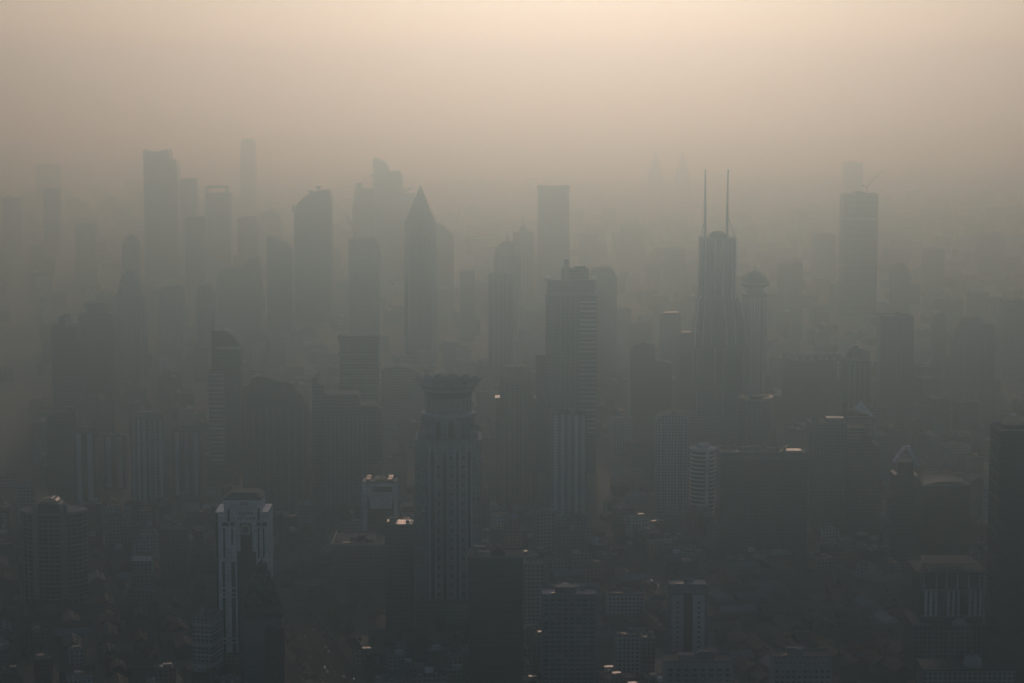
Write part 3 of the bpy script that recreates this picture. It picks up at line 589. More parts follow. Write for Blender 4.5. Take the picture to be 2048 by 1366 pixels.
def spired_tower():
    d = 2600; root, W, z, D, s = tower('spired_glass_tower', 'glass tower with quarter-round shoulder and a thin needle at its corner', 421, 480, 690, d, 930, 30)
    zz = lambda y: Z(y, d); x = lambda p: (p - 450.5) * s
    pts = [(x(423), 0), (x(480), 0), (x(480), zz(694)), (x(476), zz(684)), (x(468), zz(673)), (x(456), zz(664)), (x(448), zz(661)), (x(423), zz(662))]
    M().profile(pts, 0, D).build('shaft', MAT['fc_teal'], root)
    M().tube((x(426), 2, zz(664)), (x(426), 2, zz(626)), .8, .25).build('spire', MAT['dark'], root)
    cp = M(); arc = pts[2:7]
    for a, c in zip(arc, arc[1:]): cp.profile([a, c, (c[0] - .4, c[1] + 1), (a[0] + .8, a[1] + .6)], -.4, D + .3)
    cp.build('curved_coping', MAT['concrete'], root)
    M().box(x(432), x(480) + .3, -.5, .1, zz(697), zz(694)).build('ledge', MAT['pale'], root)
    M().box(x(416), x(448), -4, 14, 0, zz(742)).build('side_wing', MAT['fc_grey'], root)
    for i in range(20): M().box(x(417), x(447), -4.4, -4, zz(748 + i * 9) - .8, zz(748 + i * 9) + .8).build('floor_band', MAT['pale'], root)
    mast(root, x(419), -2, zz(742), zz(737), .5, 'antenna', 'metal')
spired_tower()
def block_profile(name, label, pts, d, yb, mat, dep, bands=0, fins=0, extra=None, cat='building'):
    """a tower whose outline is stepped or curved: drawn in photo columns and rows, set at its distance"""
    xs = [p[0] for p in pts]; p0, p1 = min(xs), max(xs); yt = min(p[1] for p in pts); mid = (p0 + p1) / 2
    root, W, z, D, s = tower(name, label, p0, p1, yt, d, yb, dep, 0, cat)
    x = lambda p: (p - mid) * s; zz = lambda y: Z(y, d)
    M().profile([(x(p0), 0), (x(p1), 0)] + [(x(a), zz(b_)) for a, b_ in reversed(pts)], 0, dep).build('shaft', MAT[mat], root)
    zl = zz(pts[0][1])
    zr = min(zz(pts[0][1]), zz(pts[-1][1]))
    for q in (span(max(Z(min(yb, 1366), d) - 10, 4), zr - 1, bands) if bands else []): M().box(-W / 2 - .1, W / 2 + .1, -.5, dep + .1, q - .6, q + .6).build('floor_band', MAT['stone'], root)
    for q in (span(-W / 2, W / 2, fins) if fins else []): M().box(q - .5, q + .5, -.8, .1, 3, zr - 1).build('fin', MAT['stone'], root)
    if extra: extra(root, x, zz, dep, W)
    return root
block_profile('hulking_dark_block', 'big dark round-shouldered block right of the spired glass tower', [(483, 775), (500, 768), (503, 757), (516, 752), (535, 756), (560, 764), (587, 768), (592, 782), (603, 790), (611, 812)], 2350, 990, 'fc_brown', 34, 0, 9)
block_profile('chimney_teal_block', 'greenish slab with a slim chimney stack at one corner', [(624, 756), (634, 754), (636, 768), (647, 770), (650, 790), (715, 788), (720, 812), (742, 810), (760, 818), (764, 838)], 2350, 985, 'fc_teal', 30, 0, 0,
              lambda r, x, zz, D, W: [M().box(x(650 + i * 9), x(653 + i * 9), -1, .1, 4, zz(830)).build('fin', MAT['stone'], r) for i in range(10)])
block_profile('flared_top_tower', 'dark glass tower with flaring top corners behind the chimneyed slab', [(679, 690), (674, 674), (678, 670), (700, 672), (754, 670), (759, 674), (757, 700)], 2700, 840, 'fc_teal', 32, 10)
block_profile('domed_low_block', 'low block with rounded roof and a bright edge right of the flared-top tower', [(758, 742), (775, 735), (800, 732), (822, 738), (842, 748), (850, 762)], 2900, 800, 'fc_grey', 40)

# --- Raffles-like office tower, cap towers
def ledge_tower():
    d = 2600; root, W, z, D, s = tower('ledged_office_tower', 'big office tower with bright roof ledges, penthouse and stubby chimney mast', 1092, 1194, 560, d, 1010, 46)
    zz = lambda y: Z(y, d); x = lambda p: (p - 1143) * s
    body(root, rect(W, D, 0, D / 2), 0, zz(590), 'fc_blue'); body(root, rect(W * .94, D * .94, 0, D / 2), zz(590), zz(562), 'fc_blue', 'upper_shaft')
    M().box(-W / 2 - 1, W / 2 + 1, -1, D + 1, zz(590), zz(588)).build('ledge', MAT['pale'], root); M().box(-W / 2 - 1.2, W / 2 + 1.2, -1, D + 1, zz(562), zz(560)).build('ledge', MAT['stone'], root)
    body(root, rect(x(1178) - x(1124), D * .6, x(1151), D * .5), zz(560), zz(540), 'fc_teal', 'penthouse'); M().box(x(1150), x(1172), D * .35, D * .6, zz(540), zz(536)).build('plant_room', MAT['dark'], root); M().box(x(1128.5), x(1138), 6, 13, zz(560), zz(518)).build('chimney_mast', MAT['steel'], root)
    for i in range(30): M().box(x(1159), x(1193), -.9, .1, zz(604 + 9 * i) - .7, zz(604 + 9 * i) + .7).build('floor_band', MAT['pale'], root)
    for p in (1104, 1110, 1121, 1131, 1141, 1152): M().box(x(p) - .5, x(p) + .5, -.8, .1, zz(1000), zz(594)).build('fin', MAT['stone'], root)
    body(root, rect(x(1092) - x(1072), D * .5, x(1082), 22), 0, zz(712), 'fc_blue', 'lower_wing')
    for sx in (-1, 1): M().box(sx * W * .47 - 3, sx * W * .47 + 3, 2, D - 2, zz(560), zz(558) + .4).build('roof_rim', MAT['pale'], root)
ledge_tower()
def cap_tower():
    d = 2400; root, W, z, D, s = tower('gold_cap_tower', 'tan tower with a chamfered dull-gold roof cap', 1000, 1066, 742, d, 1005, 28)
    zz = lambda y: Z(y, d)
    body(root, cham(W, D, 5, 0, D / 2), 0, zz(766), 'fc_tan'); M().loft([(cham(W * .98, D * .95, 5, 0, D / 2), zz(766)), (cham(W * 1.0, D, 5, 0, D / 2), zz(756)), (cham(W * .72, D * .7, 5, 0, D / 2), zz(735))]).build('roof_cap', MAT['gold'], root)
    for q in span(-W * .4, W * .4, 6): M().box(q - .8, q + .8, -.7, .1, 4, zz(772)).build('fin', MAT['ochre'], root)
    M().box(-W * .62, W * .62, 6, D + 8, 0, zz(800)).build('side_wing', MAT['fc_tan'], root); M().box(-W * .66, -W * .5, 6, D, zz(800), zz(799) + .8).build('bright_coping', MAT['metal'], root)
cap_tower()
simple('bay_front_tower', 'pale tower with bowed bay fronts below the ledged office tower', 1104, 1174, 830, 2280, 1012, 'fc_pale', 24, 0, 5, kit=2, fmat='pale', fw=3.0)

def twin_mast():
    d = 2900; root, W, z, D, s = tower('twin_mast_tower', 'tall glass skyscraper with two long antenna masts and a widening base', 1402, 1475, 478, d, 880, 46)
    zz = lambda y: Z(y, d); x = lambda p: (p - 1438.5) * s
    def sec(a, c, dd, k=5): return cham(x(c) - x(a), dd, k, (x(a) + x(c)) / 2, 24)
    M().loft([(sec(1392, 1492, 62), 0), (sec(1391, 1495, 62), zz(690)), (sec(1393, 1490, 58), zz(650)), (sec(1400, 1480, 48), zz(602)), (sec(1402, 1475, 44), zz(590)), (sec(1402, 1475, 44), zz(478))]).build('shaft', MAT['fc_blue'], root)
    M().box(x(1423), x(1455), 12, 36, zz(478), zz(470)).lathe([(x(1452) - x(1438), zz(470)), (8, zz(467)), (5, zz(465))], 16, 0, 24).build('roof_drum', MAT['dark'], root)
    for p in (1404, 1412, 1431, 1447, 1465, 1473): M().box(x(p) - .8, x(p) + .8, 1.0, 3.2, zz(596), zz(479)).build('rib', MAT['white'], root)
    for p in (1396, 1432, 1448, 1488): M().box(x(p) - .9, x(p) + .9, -7.9, -6.2, 6, zz(695)).build('rib', MAT['pale'], root)
    for p, sx in ((1412, -1), (1456.5, 1)):
        M().tube((x(p), 16, zz(480)), (x(p), 16, zz(410)), 1.75, 1.5, 8).tube((x(p), 16, zz(410)), (x(p + sx * .6), 16, zz(340)), 1.25, .8, 8).build('antenna_mast', MAT['steel'], root)
        M().tube((x(p) + sx * 10.5 * (1 if sx > 0 else .5), 10, zz(478)), (x(p), 16, zz(432)), .55, .45).build('brace', MAT['steel'], root)
    for i in range(4): M().box(x(1414 + i * 5), x(1414 + i * 5 + 3), 4, 8, zz(478), zz(475)).build('roof_hut', MAT['steel'], root)
    for a, c in ((1391, 1402), (1407, 1412), (1424, 1431), (1455, 1447), (1473, 1465), (1495, 1475)):
        rb = M(); lv = [((a + (c - a) * q), y, yy) for q, y, yy in ((0, 690, -6.6), (.12, 650, -4.8), (.75, 602, .4), (1, 590, 2.2))]
        for p0, p1 in zip(lv, lv[1:]): rb.tube((x(p0[0]), p0[2], zz(p0[1])), (x(p1[0]), p1[2], zz(p1[1])), .9, .9, 5)
        rb.build('rib', MAT['pale'], root)
    M().box(-38, 44, -14, 56, 0, 26).build('podium', MAT['fc_grey'], root)
twin_mast()
def saucer():
    d = 3150; root, W, z, D, s = tower('saucer_top_tower', 'round hotel tower crowned by a flying-saucer restaurant and spire', 1488, 1536, 590, d, 720, 34)
    zz = lambda y: Z(y, d); cy = 17; r = W / 2; body(root, circ(r, 24, 0, cy), 0, zz(592), 'fc_pale')
    M().lathe([(r * 1.03, zz(594)), (r * 1.05, zz(590)), (r * .72, zz(589)), (r * .72, zz(580)), (r * .86, zz(577))], 24, 0, cy).build('neck', MAT['concrete'], root)
    M().lathe([(r * .86, zz(577)), (r * 1.25, zz(571)), (r * 1.30, zz(568)), (r * 1.18, zz(566)), (r * .95, zz(556)), (r * .55, zz(549)), (r * .22, zz(544))], 28, 0, cy).build('saucer', MAT['dark'], root)
    M().lathe([(r * 1.31, zz(570)), (r * 1.34, zz(568.6)), (r * 1.31, zz(567.5))], 28, 0, cy).build('saucer_rim', MAT['metal'], root)
    M().tube((0, cy, zz(546)), (0, cy, zz(527)), 1.2, .3, 8).build('spire', MAT['steel'], root)
    for i in range(12): a = 2 * PI * i / 12; M().box(-.7, .7, -.6, .6, 0, zz(594)).build('fin', MAT['concrete'], root, (r * math.cos(a), cy + r * math.sin(a), 0)).rotation_euler = (0, 0, a + PI / 2)
saucer()
def pencil():
    d = 3600; root, W, z, D, s = tower('pencil_point_tower', 'tall square tower ending in a sharp four-sided pencil point', 808, 872, 446, d, 700, 50)
    zz = lambda y: Z(y, d); cy = 25
    body(root, cham(W, 50, 7, 0, cy), 0, zz(447), 'fc_teal'); ap = zz(374)
    for sx in (-1, 1): M().loft([(rect(W * .485, 49, sx * W * .2455, cy), zz(447)), (rect(.5, 2, sx * .7, cy), ap)]).build('point_half', MAT['teal'], root)
    M().box(-.9, .9, cy - 26.2, cy - 24.5, zz(700), zz(450)).build('centre_slot', MAT['dark'], root)
    for sx in (-1, 1): M().box(sx * W * .36 - .8, sx * W * .36 + .8, -.8, .1, 5, zz(449)).build('corner_rib', MAT['stone'], root)
    mast(root, 0, cy, ap - 2, ap + 4, .5)
pencil()

# --- skyline towers in the haze
def dish(root, x, y, z):
    mb = M().tube((x, y, z), (x, y, z + 4), .8); mb.loft([(circ(1, 12, x, y), z + 4), (circ(7, 12, x, y), z + 8.5), (circ(6.4, 12, x, y), z + 8.9)]); mb.build('roof_dish', MAT['steel'], root)
def dishes(r, x, zz, D, W): dish(r, x(620), 20, zz(392)); dish(r, x(635), 20, zz(383)); M().box(x(583), x(588), 4, 20, zz(424), zz(412)).build('balcony', MAT['steel'], r)
block_profile('quarter_round_tower', 'tall tower with a quarter-round top carrying two roof dishes', [(587, 426), (588, 420), (591, 413), (595, 407), (600, 402), (606, 396), (613, 391), (621, 387), (630, 384), (640, 382), (650, 381), (658, 381), (661, 394)], 4200, 700, 'fc_blue', 50, 0, 0, dishes)
block_profile('curved_crest_tower', 'mid-height tower with crest curving down to one side left of the quarter-round tower', [(533, 475), (540, 475), (548, 477), (556, 480), (563, 484), (569, 488), (575, 493), (579, 499), (581, 506)], 4000, 600, 'fc_teal', 40)
block_profile('sail_crest_tower', 'distant tallest tower with a curved sail crest behind the pencil-point tower', [(746, 317), (752, 318), (759, 320), (766, 323), (771, 327), (775, 333), (777, 338), (778, 343), (800, 343), (804, 351), (805, 380)], 5300, 560, 'fc_blue', 55, 0, 0,
              lambda r, x, zz, D, W: [M().box(x(739), x(746), 10, 22, zz(354), zz(350)).build('arm', MAT['steel'], r), M().profile([(x(805), zz(380)), (x(824), zz(374)), (x(824), zz(378)), (x(805), zz(388))], 10, 20).build('arm', MAT['steel'], r), M().box(x(805), x(829), 4, 44, 0, zz(388)).build('side_wing', MAT['fc_blue'], r)])
block_profile('stepped_shoulder_tower', 'faint stepped tower just left of the sail-crested tower', [(704, 420), (710, 378), (712, 367), (722, 367), (723, 376), (733, 378), (747, 380)], 5100, 560, 'fc_grey', 45)
block_profile('concrete_frame_tower', 'unfinished tower with a crane on top below the sail-crested tower', [(697, 480), (752, 478), (758, 492)], 3900, 640, 'fc_grey', 40, 12)
block_profile('twin_peaked_tower', 'tall broad tower with raised corners and a lower shoulder in far haze', [(286, 300), (296, 304), (308, 305), (318, 302), (336, 299), (338, 320), (350, 321), (353, 330)], 5100, 560, 'fc_blue', 55)
block_profile('flat_neighbour_tower', 'plain flat-topped tower beside the tower with raised corners', [(356, 360), (372, 357), (388, 358), (391, 362)], 5300, 520, 'fc_grey', 45)
def frame_top(r, x, zz, D, W):
    for a in (411.5, 452): M().box(x(a) - 1.2, x(a) + 1.2, 2, D - 2, zz(388), zz(374)).build('frame_post', MAT['steel'], r)
    M().box(x(410.5), x(453.5), 2, 4, zz(376), zz(373)).build('frame_beam', MAT['steel'], r); M().box(x(410.5), x(453.5), D - 4, D - 2, zz(376), zz(373)).build('frame_beam', MAT['steel'], r)
block_profile('open_frame_tower', 'tower with an open rectangular frame on its roof', [(410, 388), (453, 386), (459, 392)], 5000, 560, 'fc_grey', 45, 0, 0, frame_top)
block_profile('thin_slab_tower', 'slim slab tower standing before the open-framed tower', [(370, 436), (378, 433), (408, 434), (411, 436)], 4600, 560, 'fc_blue', 30)
block_profile('pale_hotel_tower', 'small flat tower between the open-framed and curved-crest towers', [(474, 438), (488, 434), (510, 435), (513, 445)], 4800, 560, 'fc_tan', 40)
block_profile('stacked_top_tower', 'faint tower with a small stacked top left of the quarter-round tower', [(516, 436), (530, 426), (536, 421), (544, 421), (546, 427), (556, 428), (561, 444)], 5500, 520, 'fc_grey', 45)
block_profile('tapering_far_tower', 'very faint tapering tower rising highest in the far haze', [(479, 330), (482, 282), (486, 278), (500, 278), (507, 282), (509, 330)], 7200, 420, 'fc_blue', 55)
block_profile('wedge_side_tower', 'faint tower with a slanting roof right behind the pencil-point tower', [(862, 462), (874, 448), (886, 452), (900, 466), (907, 474)], 4400, 560, 'fc_grey', 40)
block_profile('monolith_tower', 'tall plain rectangular tower with a slightly flared top', [(1076, 384), (1074, 374), (1078, 372), (1108, 374), (1136, 372), (1140, 374), (1138, 386)], 4700, 590, 'fc_blue', 50)
def crowned(name, label, px0, px1, ysh, d, yb, mat, rings, spire):
    root, W, z, D, s = tower(name, label, px0, px1, ysh, d, yb, (px1 - px0) * MPP(ysh, d) * .9); zz = lambda y: Z(y, d); cy = D / 2
    body(root, cham(W, D, W * .12, 0, cy), 0, z, mat)
    prev = z
    for wd, y in rings:
        M().loft([(cham(W * wd, D * wd, W * wd * .2, 0, cy), prev), (cham(W * wd * .86, D * wd * .86, W * wd * .18, 0, cy), zz(y))]).build('setback', MAT[mat], root); prev = zz(y)
    if spire: M().tube((0, cy, prev - 1), (0, cy, zz(spire)), W * .035, W * .008, 6).build('spire', MAT['steel'], root)
    for q in span(-W * .36, W * .36, 4): M().box(q - .8, q + .8, -.7, .1, 4, z - 2).build('fin', MAT['stone'], root)
    return root
crowned('tiered_dome_tower', 'dark tower with tiered dome and short spire in the left middle haze', 226, 286, 594, 3400, 760, 'fc_grey', [(.82, 580), (.72, 562), (.56, 552), (.3, 546), (.34, 543)], 529)
crowned('pyramid_roof_tower', 'faint tower with a pyramid roof behind the tiered-dome tower', 243, 276, 486, 4300, 580, 'fc_grey', [(1.0, 480), (.7, 474), (.25, 469)], None)
crowned('round_dome_tower', 'tower with a rounded dome and thin spire left of the tall plain tower', 988, 1042, 512, 3800, 640, 'fc_grey', [(1.0, 505), (.9, 496), (.68, 489), (.4, 485)], 466)
crowned('pagoda_spire_tower', 'faint tower with a sharp pagoda-like spire behind the domed one', 1026, 1068, 466, 4500, 560, 'fc_tan', [(.5, 462), (.34, 455), (.2, 450)], 432)
crowned('dark_mast_tower', 'plain dark tower with a mast on one edge before the domed tower', 976, 1026, 548, 3300, 720, 'fc_teal', [(.6, 545)], None)
r_, W_, z_, D_, s_ = tower('edge_mast', 'thin lattice mast at the edge of the plain dark tower below the dome', 976, 978, 516, 3290, 560, 2, 0, 'mast')
M().tube((0, 0, 0), (0, 0, z_), .9, .5, 6).build('pole', MAT['steel'], r_); M().box(-1.4, 1.4, -1.4, 1.4, 0, 2).build('base', MAT['concrete'], r_)
block_profile('overhang_head_tower', 'dark tower with a wider overhanging head left of the tiered-dome tower', [(156, 636), (158, 630), (172, 629), (173, 622), (168, 610), (170, 606), (210, 607), (211, 624), (224, 630), (226, 650)], 3100, 760, 'fc_teal', 40)
block_profile('stub_top_tower', 'dark block with a stubby tower top at the left edge of the skyline', [(101, 656), (104, 652), (117, 651), (118, 634), (130, 633), (131, 652), (150, 655), (152, 680), (168, 690)], 2950, 790, 'fc_navy', 36)
block_profile('plain_haze_slab', 'plain apartment tower in haze right of the tiered-dome tower', [(318, 580), (326, 574), (345, 574), (350, 570), (362, 574), (364, 580)], 3600, 700, 'fc_grey', 30)
block_profile('low_haze_slab', 'dim slab left of the spired glass tower', [(392, 586), (398, 572), (420, 570), (430, 590)], 3500, 690, 'fc_grey', 30)
block_profile('stepped_haze_block', 'dim stepped block below the curved-crest tower', [(431, 548), (440, 544), (465, 536), (478, 540), (496, 522), (503, 516), (515, 516), (518, 545)], 3900, 650, 'fc_tan', 40)
block_profile('scaffold_tower', 'tall unfinished tower with a crane jib above its flat top', [(1688, 390), (1710, 390), (1718, 385), (1732, 385), (1736, 389), (1757, 388)], 4300, 640, 'fc_dark', 52, 18, 0,
              lambda r, x, zz, D, W: M().box(-W / 2 - 2, W / 2 + 2, -2, D + 2, zz(439), zz(436)).build('safety_deck', MAT['steel'], r))
block_profile('ghost_tower', 'pale ghostly tower showing above the unfinished tower', [(1690, 327), (1708, 324), (1726, 327)], 6900, 388, 'fc_blue', 60)
crowned('ghost_spire_tower', 'barely visible pointed tower, nearer the pencil-point one of a far matched pair', 1298, 1326, 350, 8200, 420, 'fc_grey', [(.9, 335), (.6, 318), (.25, 306)], None)
crowned('ghost_spire_tower', 'barely visible pointed tower, the one of a far matched pair above the antenna masts', 1352, 1380, 352, 8200, 420, 'fc_grey', [(.9, 335), (.6, 318), (.25, 306)], None)
simple('hazy_mid_tower', 'flat-topped dark tower with a paler roof ledge below the unfinished tower', 1762, 1828, 634, 3000, 790, 'fc_blue', 34, 0, 7, kit=3, fmat='stone')
block_profile('comb_roof_block', 'long block whose roof is a comb of upright pillars', [(1568, 740), (1569, 722), (1672, 720), (1674, 740)], 2900, 800, 'fc_grey', 24, 0, 0,
              lambda r, x, zz, D, W: [M().box(x(1569 + i * 15), x(1577 + i * 15), .5, D - 1, zz(722), zz(709 - (i % 3))).build('roof_pillar', MAT['concrete'], r) for i in range(8)])
crowned('pagoda_cap_tower', 'stout tower with a pointed tiered cap right of the comb-roofed block', 1686, 1744, 722, 2750, 800, 'fc_teal', [(.9, 718), (.66, 706), (.5, 700), (.2, 695)], None)
block_profile('rear_office_tower', 'hazy tower close behind the ledged office tower', [(1180, 552), (1184, 540), (1200, 538), (1222, 538), (1230, 545), (1234, 556)], 3300, 700, 'fc_grey', 40)
block_profile('pair_east_tower', 'dim ribbed tower with stepped roof at the far right', [(1912, 660), (1922, 640), (1946, 636), (1964, 634), (1968, 648), (1990, 652), (1992, 670)], 3200, 800, 'fc_grey', 36, 0, 6)
block_profile('edge_east_tower', 'dim tower reaching the right edge above the blue-black tower', [(2010, 640), (2012, 604), (2034, 600), (2070, 602)], 3400, 800, 'fc_grey', 36)
block_profile('slim_east_tower', 'slim hazy tower right of the unfinished tower', [(1786, 548), (1790, 534), (1806, 526), (1816, 534), (1822, 552)], 4100, 640, 'fc_tan', 34)
block_profile('sunlit_roof_block', 'hazy block whose tilted roof plane glows in the sun', [(1868, 640), (1872, 628), (1892, 626), (1894, 640)], 3400, 700, 'fc_grey', 30, 0, 0,
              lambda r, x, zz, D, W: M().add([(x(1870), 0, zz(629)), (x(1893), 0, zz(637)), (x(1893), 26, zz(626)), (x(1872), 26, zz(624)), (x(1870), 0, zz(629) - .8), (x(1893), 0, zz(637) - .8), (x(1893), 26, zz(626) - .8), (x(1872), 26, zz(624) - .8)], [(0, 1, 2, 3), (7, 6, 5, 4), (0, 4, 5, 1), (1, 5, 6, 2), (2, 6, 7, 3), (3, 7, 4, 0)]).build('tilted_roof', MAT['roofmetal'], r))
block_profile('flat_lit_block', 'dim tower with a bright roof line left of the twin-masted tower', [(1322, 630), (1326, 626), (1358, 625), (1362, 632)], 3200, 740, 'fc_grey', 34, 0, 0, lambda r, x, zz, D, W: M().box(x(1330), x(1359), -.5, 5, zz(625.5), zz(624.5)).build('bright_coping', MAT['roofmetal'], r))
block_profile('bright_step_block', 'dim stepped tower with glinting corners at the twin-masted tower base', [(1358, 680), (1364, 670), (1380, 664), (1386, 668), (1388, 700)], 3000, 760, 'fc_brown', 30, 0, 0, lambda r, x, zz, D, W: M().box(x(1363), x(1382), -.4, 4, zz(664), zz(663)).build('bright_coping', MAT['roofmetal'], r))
block_profile('east_mid_slab', 'dim brown slab left of the twin-masted tower foot', [(1262, 705), (1268, 690), (1290, 684), (1310, 690), (1312, 722), (1344, 726)], 2800, 800, 'fc_brown', 34)
block_profile('pale_mid_tower', 'dim pale tower with a rounded head before the twin-masted tower foot', [(1312, 850), (1318, 834), (1345, 826), (1372, 834), (1378, 850)], 2350, 980, 'fc_pale', 28, 0, 6)
for lab, p0, p1, yt, d, mt in (
    ('far pale block at the left edge of the skyline, flat-topped', 4, 38, 398, 5600, 'fc_grey'), ('far tower with slanted top left of the tower with raised corners', 86, 116, 378, 5700, 'fc_blue'),
    ('faintest far tower at the upper left of the skyline', 70, 118, 330, 7600, 'fc_grey'), ('far slab under the slanted-top tower', 150, 186, 452, 5000, 'fc_grey'),
    ('far block beside the pagoda-spired tower', 920, 950, 545, 3900, 'fc_grey'), ('far block right of the tall plain tower', 1160, 1196, 470, 5200, 'fc_tan'),
    ('far wide block between the plain tower and the twin masts', 1240, 1290, 452, 5600, 'fc_grey'), ('far block left of the antenna masts', 1330, 1372, 500, 4700, 'fc_grey'),
    ('far block right of the saucer-topped tower', 1560, 1606, 530, 4200, 'fc_grey'), ('far block left of the unfinished tower', 1630, 1672, 470, 5000, 'fc_grey'),
    ('far slab right of the unfinished tower', 1850, 1890, 500, 4800, 'fc_grey'), ('far block near the right edge of the skyline', 1960, 2010, 470, 5200, 'fc_tan')):
    simple('far_tower', lab, p0, p1, yt, d, yt + 90, mt, 36, kit=1)

# cranes and the lit hoist
def crane(label, px, y0, px1, y1, d):
    x, z, s = ray(px, y0, d); o = thing('tower_crane', label, 'crane', x, d + 20, 0, None, z)
    M().box(-.8, .8, -.8, .8, 0, 12).build('mast', MAT['rust'], o); M().box(-1.4, 1.4, -1.4, 1.4, 9, 12).build('cab', MAT['rust'], o)
    e = ((px1 - px) * s, 0, (y0 - y1) * s); M().tube((0, 0, 10), e, .9, .5, 4).build('jib', MAT['rust'], o); M().tube((0, 0, 10), (-e[0] * .22, 0, 14), .9, .9, 4).box(-e[0] * .22 - 1.5, -e[0] * .22 + 1.5, -1.2, 1.2, 11, 14).build('counter_jib', MAT['rust'], o)
    M().tube((-e[0] * .2, 0, 15), (e[0] * .8, 0, e[2] * .82), .18, .18, 4).build('stay', MAT['steel'], o)
crane('luffing crane with raised jib on the tall unfinished tower', 1736, 386, 1767, 342, 4300)
crane('thin red crane leaning over the unfinished tower under the sail crest', 708, 480, 690, 426, 3900)

# ------------------------------------------------------------------ the city between the towers
def near_road(x, y, r):
    for pts, hw in ROADS:
        for p in pts:
            if abs(p[0] - x) < hw + r + 25 and abs(p[1] - y) < hw + r + 25 and math.hypot(p[0] - x, p[1] - y) < hw + r: return True
    return False
def free(x, y, r):
    for fx, fy, rx, ry in FOOT:
        if abs(fx - x) < rx + r and abs(fy - y) < ry + r: return False
    return not near_road(x, y, r)
def hides(x, y, W, z):
    """would something this high here stand before a tower that the photograph shows?"""
    p, q = pix(x, y, z); hw = W * .5 * F / y
    return any(a < p + hw and p - hw < b_ and y < d and q < yb - 4 for a, b_, d, yb in VIEW)
def zone(px, y):
    if y < 2480:
        for lim, nm in ((250, 'around the round balcony tower'), (420, 'between the balcony tower and the white tower'), (700, 'by the curving traffic road behind the white tower'), (1060, 'around the petal-crowned tower foot'), (1470, 'between the grid-fronted block and the twin slab'), (1800, 'below the wide twin slab')):
            if px < lim: return nm
        return 'around the white-columned building'
    if y < 3500:
        for lim, nm in ((420, 'beyond the ribbed residential towers'), (800, 'around the flared-top tower'), (1200, 'around the ledged office tower'), (1560, 'around the twin-masted tower foot')):
            if px < lim: return nm
        return 'around the comb-roofed block'
    if y < 5300:
        for lim, nm in ((530, 'behind the tiered-dome tower'), (960, 'around the pencil-point tower'), (1380, 'below the tall plain monolith'), (1680, 'behind the saucer-topped tower')):
            if px < lim: return nm
        return 'around the tall unfinished tower'
    return 'in the far haze ' + ('left of the sail crest' if px < 745 else 'between sail crest and twin masts' if px < 1430 else 'right of the twin masts')

LANE = []
for i in range(6):
    q = random.Random(i); a, c, h = q.uniform(10, 15), q.uniform(20, 32), q.uniform(7, 11); e = .6
    wm = M().box(-a / 2, a / 2, -c / 2, c / 2, 0, h).mesh('lane_house', MAT['lane'])
    rm = M().add([(-a / 2 - e, -c / 2 - e, h), (a / 2 + e, -c / 2 - e, h), (a / 2 + e, c / 2 + e, h), (-a / 2 - e, c / 2 + e, h), (0, -c / 2 - e, h + a * .32), (0, c / 2 + e, h + a * .32)], [(0, 1, 4), (2, 3, 5), (1, 2, 5, 4), (3, 0, 4, 5), (0, 3, 2, 1)]).mesh('pitched_roof', MAT[['tile', 'redtile', 'tile', 'tile', 'redtile', 'concrete'][i]])
    dm = M().box(-1.2, 1.2, -1.5, 1.5, 0, 2.6).mesh('dormer', MAT['lane']); LANE.append((wm, rm, dm, a, c, h))
def lane_house(x, y, rz, k, px):
    wm, rm, dm, a, c, h = LANE[k]; zn = zone(px, y); colour = ('dark', 'red', 'dark', 'dark', 'red', 'pale')[k]
    turn = 'broadside' if rz > 1 else 'gable-on'; size = ('short', 'long')[c > 26]
    o = put('lane_house', wm, None, (x, y, 0), rz); tag(o, f'{size} {turn} {colour}-roofed lane house {zn}', 'house', f'{size} {turn} {colour}-roofed lane houses {zn}')
    ro = put('pitched_roof', rm, o)
    for j in (-1, 1): put('dormer', dm, ro, (a * .26, j * c * .22, h + a * .06))
HUT = [M().box(-2.2, 2.2, -3, 3, 0, 3.2).box(-2.5, 2.5, -3.3, 3.3, 3.2, 3.5).mesh('roof_hut', MAT[q]) for q in ('concrete', 'pale', 'metal')]
AIRCON = M().box(-1.1, 1.1, -.7, .7, .2, 1.5).tube((0, 0, 1.5), (0, 0, 1.65), .5, .5, 8).mesh('air_conditioner', MAT['pale']); PIPE = M().tube((-4, 0, .5), (4, 0, .5), .3, .3, 6).box(-3.2, -2.8, -.3, .3, 0, .5).box(2.8, 3.2, -.3, .3, 0, .5).mesh('roof_pipe', MAT['steel'])
TANK = M().lathe([(1.5, 0), (1.5, 2.4), (.2, 3)], 10).mesh('water_tank', MAT['metal']); SHEET = M().box(-4, 4, -5, 5, 0, .5).mesh('sheet_roof', MAT['roofmetal'])
